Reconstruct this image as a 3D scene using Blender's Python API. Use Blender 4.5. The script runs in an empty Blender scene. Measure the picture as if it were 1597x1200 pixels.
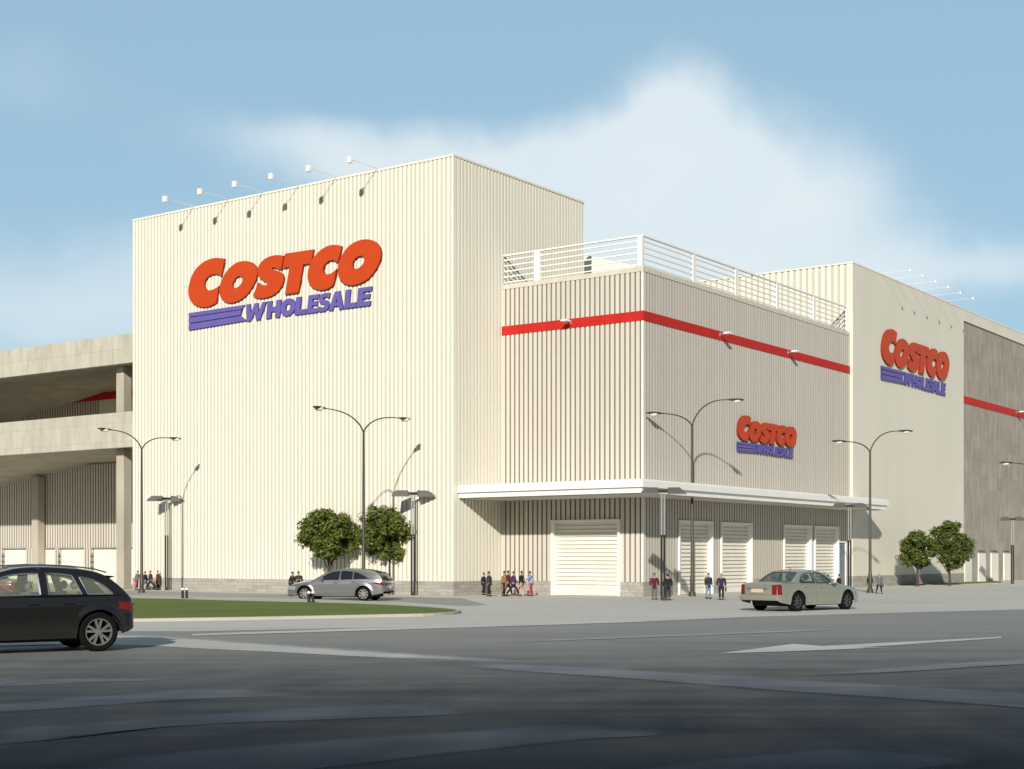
import bpy, bmesh, math, random
from mathutils import Vector, Matrix
from mathutils.geometry import tessellate_polygon
from mathutils import noise as mnoise
R = math.radians
sc = bpy.context.scene
col = sc.collection
random.seed(7)

# ------------------------------------------------------------------ camera, sky, sun
CX, YH, F, H = 798.5, 868.0, 2261.0, 2.3          # measured from the photograph's vanishing points
cam = bpy.data.cameras.new("camera"); camo = bpy.data.objects.new("camera", cam); col.objects.link(camo)
camo.location = (0, 0, H); camo.rotation_euler = (R(90), 0, 0)
cam.sensor_width = 36; cam.lens = F/1597*36; cam.shift_y = (YH-600)/1597
cam.clip_start = .1; cam.clip_end = 5000
sc.camera = camo
sc.view_settings.view_transform = 'Standard'; sc.view_settings.look = 'None'
sc.view_settings.exposure = 0.2; sc.view_settings.gamma = 1

YAW = math.atan((2421-CX)/F)                       # building axis: local x along the left facade, local y receding right
SUN_LOCAL = Vector((-.42, .81, -.395)).normalized()
Rot = Matrix.Rotation(-YAW, 4, 'Z')
SUN = Rot @ SUN_LOCAL
sun = bpy.data.lights.new("sun", 'SUN'); suno = bpy.data.objects.new("sun", sun); col.objects.link(suno)
sun.energy = 4.1; sun.angle = R(.9); sun.color = (1, .955, .87)
suno.rotation_euler = SUN.to_track_quat('-Z', 'Y').to_euler()
suno.location = (0, -60, 60)

world = bpy.data.worlds.new("World"); sc.world = world; world.use_nodes = True
def build_world():
    nt = world.node_tree; N = nt.nodes; Lk = nt.links
    bg = N['Background']; bg.inputs['Strength'].default_value = .05
    sky = N.new('ShaderNodeTexSky'); sky.sky_type = 'NISHITA'; sky.sun_disc = False
    sky.sun_elevation = math.asin(-SUN.z); sky.sun_rotation = math.atan2(-SUN.x, -SUN.y)
    sky.air_density = 1.0; sky.dust_density = .6; sky.ozone_density = 1.6
    tc = N.new('ShaderNodeTexCoord')
    sx = N.new('ShaderNodeSeparateXYZ'); Lk.new(tc.outputs['Generated'], sx.inputs[0])
    def M(op, a, b=None, clamp=False):
        n = N.new('ShaderNodeMath'); n.operation = op; n.use_clamp = clamp
        for i, v in enumerate((a, b)):
            if v is None: continue
            if isinstance(v, (int, float)): n.inputs[i].default_value = v
            else: Lk.new(v, n.inputs[i])
        return n.outputs[0]
    az = M('ARCTAN2', sx.outputs[0], sx.outputs[1]); el = M('ARCSINE', sx.outputs[2])
    def nz(scale, det, seed, stretch=(1, 1, 1)):
        mp = N.new('ShaderNodeMapping'); mp.inputs['Location'].default_value = (seed, seed*.7, 0); mp.inputs['Scale'].default_value = stretch
        Lk.new(tc.outputs['Generated'], mp.inputs[0])
        n = N.new('ShaderNodeTexNoise'); n.inputs['Scale'].default_value = scale; n.inputs['Detail'].default_value = det
        n.inputs['Roughness'].default_value = .55
        Lk.new(mp.outputs[0], n.inputs[0]); return n.outputs['Fac']
    n1 = nz(5, 5, 3.1); n2 = nz(5, 5, 9.7); n3 = nz(16, 6, 5.5)
    az2 = M('ADD', az, M('MULTIPLY', M('SUBTRACT', n1, .5), .13))
    el2 = M('ADD', el, M('ADD', M('MULTIPLY', M('SUBTRACT', n2, .5), .075), M('MULTIPLY', M('SUBTRACT', n3, .5), .03)))
    def dirn(px, py):
        v = Vector(((px-CX)/F, 1, (YH-py)/F)).normalized(); return math.atan2(v.x, v.y), math.asin(v.z)
    veil = N.new('ShaderNodeMapRange'); veil.interpolation_type = 'SMOOTHSTEP'; veil.inputs['From Min'].default_value = -.2; veil.inputs['From Max'].default_value = .9; veil.inputs['To Max'].default_value = .46
    Lk.new(sx.outputs[1], veil.inputs[0])
    tot = None
    # soft billows of the one big cloud bank, placed by azimuth and elevation
    for px, py, rx, ry, s in ((1045, 190, 105, 105, 1.15), (1010, 300, 300, 115, 1.25), (1225, 335, 165, 85, .75), (690, 265, 330, 75, .95), (440, 240, 150, 55, .45), (1390, 430, 190, 45, .45), (1570, 400, 90, 35, .35), (60, 490, 480, 120, .72), (30, 120, 230, 100, .42), (900, 450, 560, 100, 1.0)):
        a0, e0 = dirn(px, py)
        da = M('DIVIDE', M('SUBTRACT', az2, a0), rx/F); de = M('DIVIDE', M('SUBTRACT', el2, e0), ry/F)
        r2 = M('ADD', M('MULTIPLY', da, da), M('MULTIPLY', de, de))
        g = M('MULTIPLY', M('POWER', 2.718, M('MULTIPLY', r2, -1.1)), s)
        tot = g if tot is None else M('ADD', tot, g)
    mr = N.new('ShaderNodeMapRange'); mr.interpolation_type = 'SMOOTHSTEP'
    mr.inputs['From Min'].default_value = .18; mr.inputs['From Max'].default_value = 1.2; mr.inputs['To Max'].default_value = .88
    Lk.new(tot, mr.inputs[0])
    fac = M('MULTIPLY', mr.outputs[0], M('ADD', .88, M('MULTIPLY', n3, .22)), True)
    hs = N.new('ShaderNodeMix'); hs.data_type = 'RGBA'; hs.blend_type = 'MULTIPLY'; hs.inputs[0].default_value = 1
    Lk.new(sky.outputs[0], hs.inputs[6]); hs.inputs[7].default_value = SKY_TINT
    mx = N.new('ShaderNodeMix'); mx.data_type = 'RGBA'
    Lk.new(fac, mx.inputs[0]); Lk.new(hs.outputs[2], mx.inputs[6]); mx.inputs[7].default_value = CLOUD
    Lk.new(mx.outputs[2], bg.inputs['Color'])
    vm = N.new('ShaderNodeMix'); vm.data_type = 'RGBA'; Lk.new(veil.outputs[0], vm.inputs[0]); Lk.new(hs.outputs[2], vm.inputs[6]); vm.inputs[7].default_value = VEIL; Lk.new(vm.outputs[2], mx.inputs[6])
SKY_TINT = (1.0, 1.0, 1.0, 1); CLOUD = (13.7, 15.2, 15.9, 1)
VEIL = (10.0, 15.9, 20.0, 1)
build_world()

# ------------------------------------------------------------------ measuring helpers
PV = Vector((math.sin(YAW), math.cos(YAW), 0)); QV = Vector((math.cos(YAW), -math.sin(YAW), 0))
CAM = Vector((0, 0, H))
def ray(x, y): return Vector(((x-CX)/F, 1, -(y-YH)/F))
def G(x, y, z=0):
    r = ray(x, y); return CAM + r*((z-H)/r.z)
A = G(707, 929.5)
def W2L(P): d = P-A; return Vector((d.dot(QV), d.dot(PV), d.z))
def L2W(x, y, z=0): return A + QV*x + PV*y + Vector((0, 0, z))
def onY(ly, x, y):          # point of a plane local-y = ly
    r = ray(x, y); t = (ly-(CAM-A).dot(PV))/r.dot(PV); return W2L(CAM+r*t)
def onX(lx, x, y):
    r = ray(x, y); t = (lx-(CAM-A).dot(QV))/r.dot(QV); return W2L(CAM+r*t)

# ------------------------------------------------------------------ materials
MATS = {}
def srgb(*c): return tuple(((v/255)/12.92 if v/255 <= .04045 else ((v/255+.055)/1.055)**2.4) for v in c)
def mat(name, color, rough=.6, var=.08, scale=3.0, metal=0, spec=.4, bump=0, bscale=40, coat=0, var2=None, stretch=(1, 1, 1), alpha=None):
    if name in MATS: return MATS[name]
    m = bpy.data.materials.new(name); m.use_nodes = True; nt = m.node_tree; N = nt.nodes; Lk = nt.links
    b = N['Principled BSDF']; b.inputs['Roughness'].default_value = rough; b.inputs['Metallic'].default_value = metal
    b.inputs['Specular IOR Level'].default_value = spec; b.inputs['Coat Weight'].default_value = coat; b.inputs['Coat Roughness'].default_value = .04
    tc = N.new('ShaderNodeTexCoord'); mp = N.new('ShaderNodeMapping'); mp.inputs['Scale'].default_value = stretch
    Lk.new(tc.outputs['Object'], mp.inputs[0])
    n = N.new('ShaderNodeTexNoise'); n.inputs['Scale'].default_value = scale; n.inputs['Detail'].default_value = 6
    Lk.new(mp.outputs[0], n.inputs[0])
    cr = N.new('ShaderNodeValToRGB'); cr.color_ramp.elements[0].position = .3; cr.color_ramp.elements[1].position = .7
    c2 = var2 or tuple(min(1, c*(1+var)) for c in color)
    cr.color_ramp.elements[0].color = (*[c*(1-var) for c in color], 1); cr.color_ramp.elements[1].color = (*c2, 1)
    Lk.new(n.outputs['Fac'], cr.inputs[0]); Lk.new(cr.outputs[0], b.inputs['Base Color'])
    if bump:
        n2 = N.new('ShaderNodeTexNoise'); n2.inputs['Scale'].default_value = bscale; n2.inputs['Detail'].default_value = 4
        Lk.new(mp.outputs[0], n2.inputs[0])
        bp = N.new('ShaderNodeBump'); bp.inputs['Strength'].default_value = bump; bp.inputs['Distance'].default_value = .02
        Lk.new(n2.outputs['Fac'], bp.inputs['Height']); Lk.new(bp.outputs[0], b.inputs['Normal'])
    if alpha is not None:
        tr = N.new('ShaderNodeBsdfTransparent'); tr.inputs[0].default_value = (*alpha[1], 1)
        ms = N.new('ShaderNodeMixShader'); ms.inputs[0].default_value = alpha[0]
        Lk.new(tr.outputs[0], ms.inputs[1]); Lk.new(b.outputs[0], ms.inputs[2]); Lk.new(ms.outputs[0], N['Material Output'].inputs[0])
    MATS[name] = m; return m

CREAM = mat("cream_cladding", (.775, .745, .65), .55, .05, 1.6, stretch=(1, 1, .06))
CREAMG = mat("cream_cladding_seam", (.53, .495, .40), .6, .03, .6)
CREAMS = mat("cream_smooth_panel", (.70, .665, .555), .6, .03, .4, stretch=(1, 1, .3))
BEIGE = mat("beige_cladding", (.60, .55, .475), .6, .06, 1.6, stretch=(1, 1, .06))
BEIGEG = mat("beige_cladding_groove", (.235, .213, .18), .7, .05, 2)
TRIM = mat("cream_trim", (.80, .76, .64), .5, .03, 1)
WHITE = mat("white_painted_metal", (.84, .82, .76), .45, .03, 1.5)
DOORW = mat("white_shutter", (.78, .745, .645), .6, .04, 1.2)
REDP = mat("red_band_paint", (.50, .026, .02), .5, .08, 1, spec=.08)
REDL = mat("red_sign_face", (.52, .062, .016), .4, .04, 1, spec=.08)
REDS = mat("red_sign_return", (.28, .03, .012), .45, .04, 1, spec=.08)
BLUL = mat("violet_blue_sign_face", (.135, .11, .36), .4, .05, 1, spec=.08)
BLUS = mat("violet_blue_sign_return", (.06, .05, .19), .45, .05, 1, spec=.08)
CONC = mat("cast_concrete", (.44, .40, .32), .85, .14, .7, bump=.25, bscale=6, stretch=(1, 1, .35))
CONCD = mat("grey_concrete_panel", (.27, .25, .205), .85, .22, .9, bump=.3, bscale=5, stretch=(1, 1, .4))
ROOFM = mat("roof_membrane", (.35, .34, .31), .9, .1, 1)
POLE = mat("bronze_painted_steel", (.055, .047, .032), .45, .15, 3)
POLEB = mat("black_painted_steel", (.02, .019, .019), .45, .2, 3)
STEEL = mat("pale_galvanised_steel", (.50, .49, .46), .35, .1, 4, metal=.6)
LENS = mat("lamp_lens", (.72, .68, .52), .2, .05, 5)
BARK = mat("tree_bark", (.07, .05, .035), .9, .3, 8, bump=.5)
TYRE = mat("tyre_rubber", (.007, .007, .007), .9, .2, 20, spec=.12)
DARK = mat("dark_underbody", (.012, .012, .013), .8, .2, 5)
CHROME = mat("bright_trim", (.62, .62, .60), .22, .05, 3, metal=.9)
ALLOY = mat("alloy_rim", (.42, .41, .38), .32, .08, 4, metal=.75)
REDLENS = mat("red_tail_lens", (.17, .008, .008), .12, .12, 8, coat=.6)
CLEARLENS = mat("clear_head_lens", (.26, .27, .28), .08, .05, 6, coat=.8)
PLATE = mat("number_plate", (.62, .47, .34), .5, .1, 9)
INTER = mat("car_interior", (.06, .06, .055), .8, .2, 4)
SEATM = mat("car_seat_cloth", (.16, .15, .125), .9, .15, 8)
SKIN = mat("skin", (.36, .21, .145), .6, .06, 6)
HAIRB = mat("dark_hair", (.018, .014, .012), .6, .2, 12)
HAIRG = mat("grey_hair", (.32, .30, .27), .7, .2, 12)
SHOE = mat("black_shoes", (.012, .012, .013), .5, .2, 9)

def brick_mat():
    m = bpy.data.materials.new("stone_block_plinth"); m.use_nodes = True; nt = m.node_tree; N = nt.nodes; Lk = nt.links
    b = N['Principled BSDF']; b.inputs['Roughness'].default_value = .85
    tc = N.new('ShaderNodeTexCoord'); sp = N.new('ShaderNodeSeparateXYZ'); Lk.new(tc.outputs['Object'], sp.inputs[0])
    ad = N.new('ShaderNodeMath'); ad.operation = 'ADD'; Lk.new(sp.outputs[0], ad.inputs[0]); Lk.new(sp.outputs[1], ad.inputs[1])
    cb = N.new('ShaderNodeCombineXYZ'); Lk.new(ad.outputs[0], cb.inputs[0]); Lk.new(sp.outputs[2], cb.inputs[1])
    br = N.new('ShaderNodeTexBrick'); Lk.new(cb.outputs[0], br.inputs[0]); br.inputs['Scale'].default_value = 1
    br.inputs['Brick Width'].default_value = .8; br.inputs['Row Height'].default_value = .205; br.inputs['Mortar Size'].default_value = .008
    br.inputs['Color1'].default_value = (.40, .34, .26, 1); br.inputs['Color2'].default_value = (.31, .265, .205, 1); br.inputs['Mortar'].default_value = (.22, .195, .155, 1)
    n = N.new('ShaderNodeTexNoise'); n.inputs['Scale'].default_value = 7; n.inputs['Detail'].default_value = 6; Lk.new(tc.outputs['Object'], n.inputs[0])
    mx = N.new('ShaderNodeMix'); mx.data_type = 'RGBA'; mx.blend_type = 'OVERLAY'; mx.inputs[0].default_value = .5
    Lk.new(br.outputs[0], mx.inputs[6]); Lk.new(n.outputs['Color'], mx.inputs[7]); 
    hs = N.new('ShaderNodeHueSaturation'); hs.inputs['Saturation'].default_value = .55; Lk.new(mx.outputs[2], hs.inputs['Color'])
    Lk.new(hs.outputs[0], b.inputs['Base Color'])
    return m
PLINTH = brick_mat()

def panel_mat(name, c, pw, ph, joint=.72, var=.2):
    m = bpy.data.materials.new(name); m.use_nodes = True; nt = m.node_tree; N = nt.nodes; Lk = nt.links
    b = N['Principled BSDF']; b.inputs['Roughness'].default_value = .85
    tc = N.new('ShaderNodeTexCoord'); sp = N.new('ShaderNodeSeparateXYZ'); Lk.new(tc.outputs['Object'], sp.inputs[0])
    ad = N.new('ShaderNodeMath'); ad.operation = 'ADD'; Lk.new(sp.outputs[0], ad.inputs[0]); Lk.new(sp.outputs[1], ad.inputs[1])
    cb = N.new('ShaderNodeCombineXYZ'); Lk.new(ad.outputs[0], cb.inputs[0]); Lk.new(sp.outputs[2], cb.inputs[1])
    br = N.new('ShaderNodeTexBrick'); Lk.new(cb.outputs[0], br.inputs[0]); br.inputs['Scale'].default_value = 1; br.offset = 0
    br.inputs['Brick Width'].default_value = pw; br.inputs['Row Height'].default_value = ph; br.inputs['Mortar Size'].default_value = .018
    br.inputs['Mortar Smooth'].default_value = .6
    br.inputs['Color1'].default_value = (*[v*(1+var*.35) for v in c], 1); br.inputs['Color2'].default_value = (*[v*(1-var*.35) for v in c], 1); br.inputs['Mortar'].default_value = (*[v*joint for v in c], 1)
    mp = N.new('ShaderNodeMapping'); mp.inputs['Scale'].default_value = (1, 1, .3); Lk.new(tc.outputs['Object'], mp.inputs[0])
    n = N.new('ShaderNodeTexNoise'); n.inputs['Scale'].default_value = 1.4; n.inputs['Detail'].default_value = 8; n.inputs['Roughness'].default_value = .65; Lk.new(mp.outputs[0], n.inputs[0])
    mr = N.new('ShaderNodeMapRange'); mr.inputs['From Min'].default_value = .3; mr.inputs['From Max'].default_value = .7
    mr.inputs['To Min'].default_value = 1-var; mr.inputs['To Max'].default_value = 1+var; Lk.new(n.outputs['Fac'], mr.inputs[0])
    mx = N.new('ShaderNodeVectorMath'); mx.operation = 'SCALE'; Lk.new(br.outputs[0], mx.inputs[0]); Lk.new(mr.outputs[0], mx.inputs['Scale'])
    Lk.new(mx.outputs[0], b.inputs['Base Color']); return m
CPANEL = panel_mat("concrete_block_wall", (.335, .305, .25), 2.4, 1.2, .92, .22)
PARAPET = panel_mat("board_marked_concrete", (.48, .45, .37), 1.15, 1.3, .74, .14)

# ------------------------------------------------------------------ mesh builder
class MB:
    def __init__(s): s.v = []; s.f = []; s.m = []; s.sm = []
    def add(s, vs, fs, m=0, smooth=False):
        o = len(s.v); s.v += [tuple(v) for v in vs]
        for f in fs: s.f.append([i+o for i in f]); s.m.append(m); s.sm.append(smooth)
        return s
    def box(s, a, b, m=0):
        x0, y0, z0 = [min(p, q) for p, q in zip(a, b)]; x1, y1, z1 = [max(p, q) for p, q in zip(a, b)]
        return s.add([(x0,y0,z0),(x1,y0,z0),(x1,y1,z0),(x0,y1,z0),(x0,y0,z1),(x1,y0,z1),(x1,y1,z1),(x0,y1,z1)],
                     [(0,3,2,1),(4,5,6,7),(0,1,5,4),(1,2,6,5),(2,3,7,6),(3,0,4,7)], m)
    def grid(s, rows, m=0, smooth=True, closed=False, flip=False):
        nr = len(rows); nc = len(rows[0]); fs = []
        for i in range(nr-1):
            for j in range(nc if closed else nc-1):
                k = (j+1) % nc; q = (i*nc+j, i*nc+k, (i+1)*nc+k, (i+1)*nc+j)
                fs.append(q[::-1] if flip else q)
        return s.add([p for r in rows for p in r], fs, m, smooth)
    def tube(s, pts, rad, n=8, m=0, cap=True, smooth=True):
        pts = [Vector(p) for p in pts]; rows = []
        if not hasattr(rad, '__len__'): rad = [rad]*len(pts)
        up = None
        for i, p in enumerate(pts):
            t = (pts[min(i+1, len(pts)-1)]-pts[max(i-1, 0)]).normalized()
            if up is None:
                up = Vector((0, 0, 1)) if abs(t.z) < .9 else Vector((1, 0, 0))
            a = t.cross(up).normalized(); b = a.cross(t).normalized(); up = b
            rows.append([p+(a*math.cos(2*math.pi*k/n)+b*math.sin(2*math.pi*k/n))*rad[i] for k in range(n)])
        s.grid(rows, m, smooth, True)
        if cap:
            s.add(rows[0], [tuple(range(n))], m); s.add(rows[-1], [tuple(reversed(range(n)))], m)
        return s
    def prism(s, poly, fn, t0, t1, m=0, mside=None):      # poly 2D; fn(u, v, t) -> point
        tri = tessellate_polygon([[Vector((u, v, 0)) for u, v in poly]])
        n = len(poly)
        s.add([fn(u, v, t1) for u, v in poly], tri, m); s.add([fn(u, v, t0) for u, v in poly], [t[::-1] for t in tri], m if mside is None else mside)
        s.add([fn(u, v, t0) for u, v in poly]+[fn(u, v, t1) for u, v in poly], [(i, (i+1) % n, n+(i+1) % n, n+i) for i in range(n)], m if mside is None else mside)
        return s
    def holed(s, loops, fn, m=0, smooth=False):
        tri = tessellate_polygon([[Vector((u, v, 0)) for u, v in l] for l in loops])
        pts = [p for l in loops for p in l]
        return s.add([fn(u, v) for u, v in pts], tri, m, smooth)
    def lathe(s, prof, n=24, m=0, axis='Z', c=(0, 0, 0), smooth=True):
        rows = []
        for r, h in prof:
            row = []
            for k in range(n):
                a = 2*math.pi*k/n; x, y = r*math.cos(a), r*math.sin(a)
                row.append((c[0]+x, c[1]+y, c[2]+h) if axis == 'Z' else (c[0]+x, c[1]+h, c[2]+y))
            rows.append(row)
        return s.grid(rows, m, smooth, True)
    def ball(s, c, r, n=10, m=0):
        r = r if hasattr(r, '__len__') else (r, r, r); rows = []
        for i in range(n+1):
            t = math.pi*i/n
            rows.append([(c[0]+r[0]*math.sin(t)*math.cos(2*math.pi*k/(n+2)), c[1]+r[1]*math.sin(t)*math.sin(2*math.pi*k/(n+2)), c[2]-r[2]*math.cos(t)) for k in range(n+2)])
        return s.grid(rows, m, True, True)
    def build(s, name, mats, parent=None, bevel=0, weld=False, angle=35):
        me = bpy.data.meshes.new(name); me.from_pydata(s.v, [], s.f)
        if not hasattr(mats, '__len__'): mats = [mats]
        for m in mats: me.materials.append(m)
        me.polygons.foreach_set('material_index', s.m); me.polygons.foreach_set('use_smooth', s.sm)
        bm = bmesh.new(); bm.from_mesh(me)
        if weld: bmesh.ops.remove_doubles(bm, verts=bm.verts, dist=.0005)
        bmesh.ops.recalc_face_normals(bm, faces=bm.faces)
        if bevel:
            es = [e for e in bm.edges if len(e.link_faces) == 2 and e.calc_face_angle(0) > .6]
            bmesh.ops.bevel(bm, geom=es, offset=bevel, segments=1, affect='EDGES')
        bm.to_mesh(me); bm.free()
        if any(s.sm): me.set_sharp_from_angle(angle=R(angle))
        o = bpy.data.objects.new(name, me); col.objects.link(o)
        if parent: o.parent = parent
        return o

def tag(o, label=None, cat=None, group=None, kind=None):
    if label: o['label'] = label
    if cat: o['category'] = cat
    if group: o['group'] = group
    if kind: o['kind'] = kind
    return o
def thing(name, label, cat, loc, rz=0, group=None):
    o = bpy.data.objects.new(name, None); col.objects.link(o); o.location = loc; o.rotation_euler = (0, 0, rz)
    o.empty_display_size = .5
    return tag(o, label, cat, group)
def copy_tree(o, parent=None):
    c = o.copy(); col.objects.link(c)
    if parent: c.parent = parent
    for ch in list(o.children): copy_tree(ch, c)
    return c
def BT(name, label, cat, x=0, y=0, z=0, group=None):   # a thing standing in the building's axes
    return thing(name, label, cat, L2W(x, y, z), -YAW, group)

# ------------------------------------------------------------------ ground
def ground_mat(name, c_lo, c_hi, rough, spec, scale, near=None, bump=.4):
    m = bpy.data.materials.new(name); m.use_nodes = True; nt = m.node_tree; N = nt.nodes; Lk = nt.links
    b = N['Principled BSDF']; b.inputs['Roughness'].default_value = rough; b.inputs['Specular IOR Level'].default_value = spec
    tc = N.new('ShaderNodeTexCoord')
    def nz(sc_, det, st=(1, 1, 1), rot=0):
        mp = N.new('ShaderNodeMapping'); mp.inputs['Scale'].default_value = st; mp.inputs['Rotation'].default_value = (0, 0, rot); Lk.new(tc.outputs['Object'], mp.inputs[0])
        n = N.new('ShaderNodeTexNoise'); n.inputs['Scale'].default_value = sc_; n.inputs['Detail'].default_value = det; n.inputs['Roughness'].default_value = .6
        Lk.new(mp.outputs[0], n.inputs[0]); return n.outputs['Fac']
    big = nz(scale, 5); mid = nz(.55, 6, (.25, 1.6, 1), R(-8)); fine = nz(45, 3)
    a1 = N.new('ShaderNodeMath'); a1.operation = 'MULTIPLY_ADD'; Lk.new(big, a1.inputs[0]); a1.inputs[1].default_value = .55
    a2 = N.new('ShaderNodeMath'); a2.operation = 'MULTIPLY_ADD'; Lk.new(mid, a2.inputs[0]); a2.inputs[1].default_value = .35
    a3 = N.new('ShaderNodeMath'); a3.operation = 'MULTIPLY'; Lk.new(fine, a3.inputs[0]); a3.inputs[1].default_value = .20
    Lk.new(a3.outputs[0], a2.inputs[2]); Lk.new(a2.outputs[0], a1.inputs[2])
    mr = N.new('ShaderNodeMapRange'); mr.inputs['From Min'].default_value = .36; mr.inputs['From Max'].default_value = .66; mr.interpolation_type = 'SMOOTHSTEP'
    Lk.new(a1.outputs[0], mr.inputs[0])
    mx = N.new('ShaderNodeMix'); mx.data_type = 'RGBA'; Lk.new(mr.outputs[0], mx.inputs[0]); mx.inputs[6].default_value = (*c_lo, 1); mx.inputs[7].default_value = (*c_hi, 1)
    out = mx.outputs[2]
    if near:          # the road gets paler towards the store's forecourt, with a ragged limit
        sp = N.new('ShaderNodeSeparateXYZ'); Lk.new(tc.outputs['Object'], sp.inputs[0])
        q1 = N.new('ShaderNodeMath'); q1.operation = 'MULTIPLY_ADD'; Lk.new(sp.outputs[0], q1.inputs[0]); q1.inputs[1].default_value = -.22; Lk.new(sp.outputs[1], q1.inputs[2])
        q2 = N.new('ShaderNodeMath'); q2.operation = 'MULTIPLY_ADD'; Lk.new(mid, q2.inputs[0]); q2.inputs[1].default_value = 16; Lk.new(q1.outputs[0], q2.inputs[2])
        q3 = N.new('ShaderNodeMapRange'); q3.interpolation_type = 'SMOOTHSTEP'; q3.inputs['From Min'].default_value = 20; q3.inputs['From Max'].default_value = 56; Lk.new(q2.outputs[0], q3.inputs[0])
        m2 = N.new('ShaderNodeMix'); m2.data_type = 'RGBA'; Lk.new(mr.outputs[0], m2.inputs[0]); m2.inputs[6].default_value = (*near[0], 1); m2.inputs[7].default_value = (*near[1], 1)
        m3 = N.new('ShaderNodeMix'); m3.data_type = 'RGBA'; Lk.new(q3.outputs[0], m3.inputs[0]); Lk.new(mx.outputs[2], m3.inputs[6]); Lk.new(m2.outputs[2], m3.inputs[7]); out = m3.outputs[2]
    Lk.new(out, b.inputs['Base Color'])
    bp = N.new('ShaderNodeBump'); bp.inputs['Strength'].default_value = bump; bp.inputs['Distance'].default_value = .01; Lk.new(fine, bp.inputs['Height']); Lk.new(bp.outputs[0], b.inputs['Normal'])
    return m
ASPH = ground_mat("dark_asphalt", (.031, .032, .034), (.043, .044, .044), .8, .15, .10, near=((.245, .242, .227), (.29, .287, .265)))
FORE = ground_mat("pale_worn_forecourt", (.47, .455, .405), (.56, .545, .485), .8, .3, .05)
MIDR = ground_mat("grey_worn_road", (.27, .265, .245), (.36, .35, .32), .78, .3, .07)
PATCH = ground_mat("pale_blue_grey_asphalt", (.070, .077, .089), (.084, .091, .104), .8, .15, .2, near=((.34, .35, .36), (.39, .40, .41)))  # paler, bluer tone for the bands across the foreground
LINEP = ground_mat("worn_white_road_paint", (.44, .43, .40), (.60, .59, .55), .7, .3, .3)
KERBM = ground_mat("pale_kerb_stone", (.42, .40, .34), (.50, .48, .41), .8, .3, .3)
GRASSM = ground_mat("mown_grass", (.115, .160, .036), (.160, .205, .055), .9, .1, .25, bump=1)

def sheet(name, pts, z, m, kind='structure', thick=0, sub=None):
    b = MB(); ps = [(p.x, p.y) for p in pts]
    if thick: b.prism(ps, lambda u, v, t: (u, v, t), z-thick, z, 0)
    else: b.holed([ps], lambda u, v: (u, v, z))
    o = b.build(name, m); 
    if kind: o['kind'] = kind
    return o
def big():
    b = MB(); b.add([(-900, -300, 0), (900, -300, 0), (900, 1500, 0), (-900, 1500, 0)], [(0, 1, 2, 3)])
    return tag(b.build("road", ASPH), kind='structure')
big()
def smooth_poly(pts, n=6):          # closed Catmull-Rom through pts
    out = []; k = len(pts)
    for i in range(k):
        p0, p1, p2, p3 = pts[i-1], pts[i], pts[(i+1) % k], pts[(i+2) % k]
        for j in range(n):
            t = j/n; out.append(.5*((2*p1)+(p2-p0)*t+(2*p0-5*p1+4*p2-p3)*t*t+(3*p1-p0-3*p2+p3)*t**3))
    return out
# pale forecourt round the buildings, then a greyer worn lane, then the dark crossing in the foreground
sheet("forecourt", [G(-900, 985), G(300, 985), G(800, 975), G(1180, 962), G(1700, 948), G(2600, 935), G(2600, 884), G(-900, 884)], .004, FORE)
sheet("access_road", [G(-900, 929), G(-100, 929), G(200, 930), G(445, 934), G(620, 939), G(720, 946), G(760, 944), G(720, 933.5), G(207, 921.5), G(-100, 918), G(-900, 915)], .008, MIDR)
# grass island with pale rim
isl = [G(-900, 930), G(-200, 931.5), G(207, 936.8), G(386, 941.4), G(550, 945.6), G(656, 951), G(711, 956.3), G(673, 960.7), G(586, 963), G(410, 966.6), G(200, 970), G(-200, 976), G(-900, 985)]
rim = [G(-900, 925), G(-200, 927), G(207, 931.5), G(386, 935.5), G(560, 940.5), G(668, 949), G(719, 956.2), G(677, 961.2), G(586, 963.4), G(410, 967), G(200, 970.4), G(-200, 976.5), G(-900, 986)]
sheet("island_kerb", smooth_poly(rim, 4), .11, KERBM, thick=.15)
sheet("grass_island", smooth_poly(isl, 5), .125, GRASSM, thick=.05)
# grass strip along the right wing
sheet("grass_strip", [G(1372, 913.5), G(1440, 913), G(1500, 911.3), G(1560, 909), G(1562, 908), G(1500, 908.6), G(1440, 909.5), G(1375, 911.2)], .06, GRASSM, thick=.08)
# painted markings, and pale bands with soft edges
def strip(name, pts, m, z=.012):
    if m is not PATCH and name != "concrete_strip": return sheet(name, pts, z, m)
    n = len(pts); c = sum(pts, Vector())/n; vs = []; fs = []; w = []      # fades out towards its edges
    for ring, (k_, a_) in enumerate(((1.12, 0), (.9, .45), (.66, 1))):
        for i, p in enumerate(pts):
            q = pts[(i+n//2) % n]
            vs.append(c.lerp(p, k_)); w.append(a_)
    for r_ in range(2):
        for i in range(n): k = (i+1) % n; fs.append((r_*n+i, r_*n+k, (r_+1)*n+k, (r_+1)*n+i))
    tri = tessellate_polygon([[Vector((p.x, p.y, 0)) for p in vs[2*n:]]]); fs += [tuple(2*n+i for i in t) for t in tri]
    me = bpy.data.meshes.new(name); me.from_pydata([(p.x, p.y, z) for p in vs], [], fs); me.materials.append(faded(m))
    at = me.attributes.new("edge_fade", 'FLOAT', 'POINT'); at.data.foreach_set('value', w)
    bm = bmesh.new(); bm.from_mesh(me); bmesh.ops.recalc_face_normals(bm, faces=bm.faces); bm.to_mesh(me); bm.free()
    o = bpy.data.objects.new(name, me); col.objects.link(o); return tag(o, kind='structure')
FADED = {}
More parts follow.
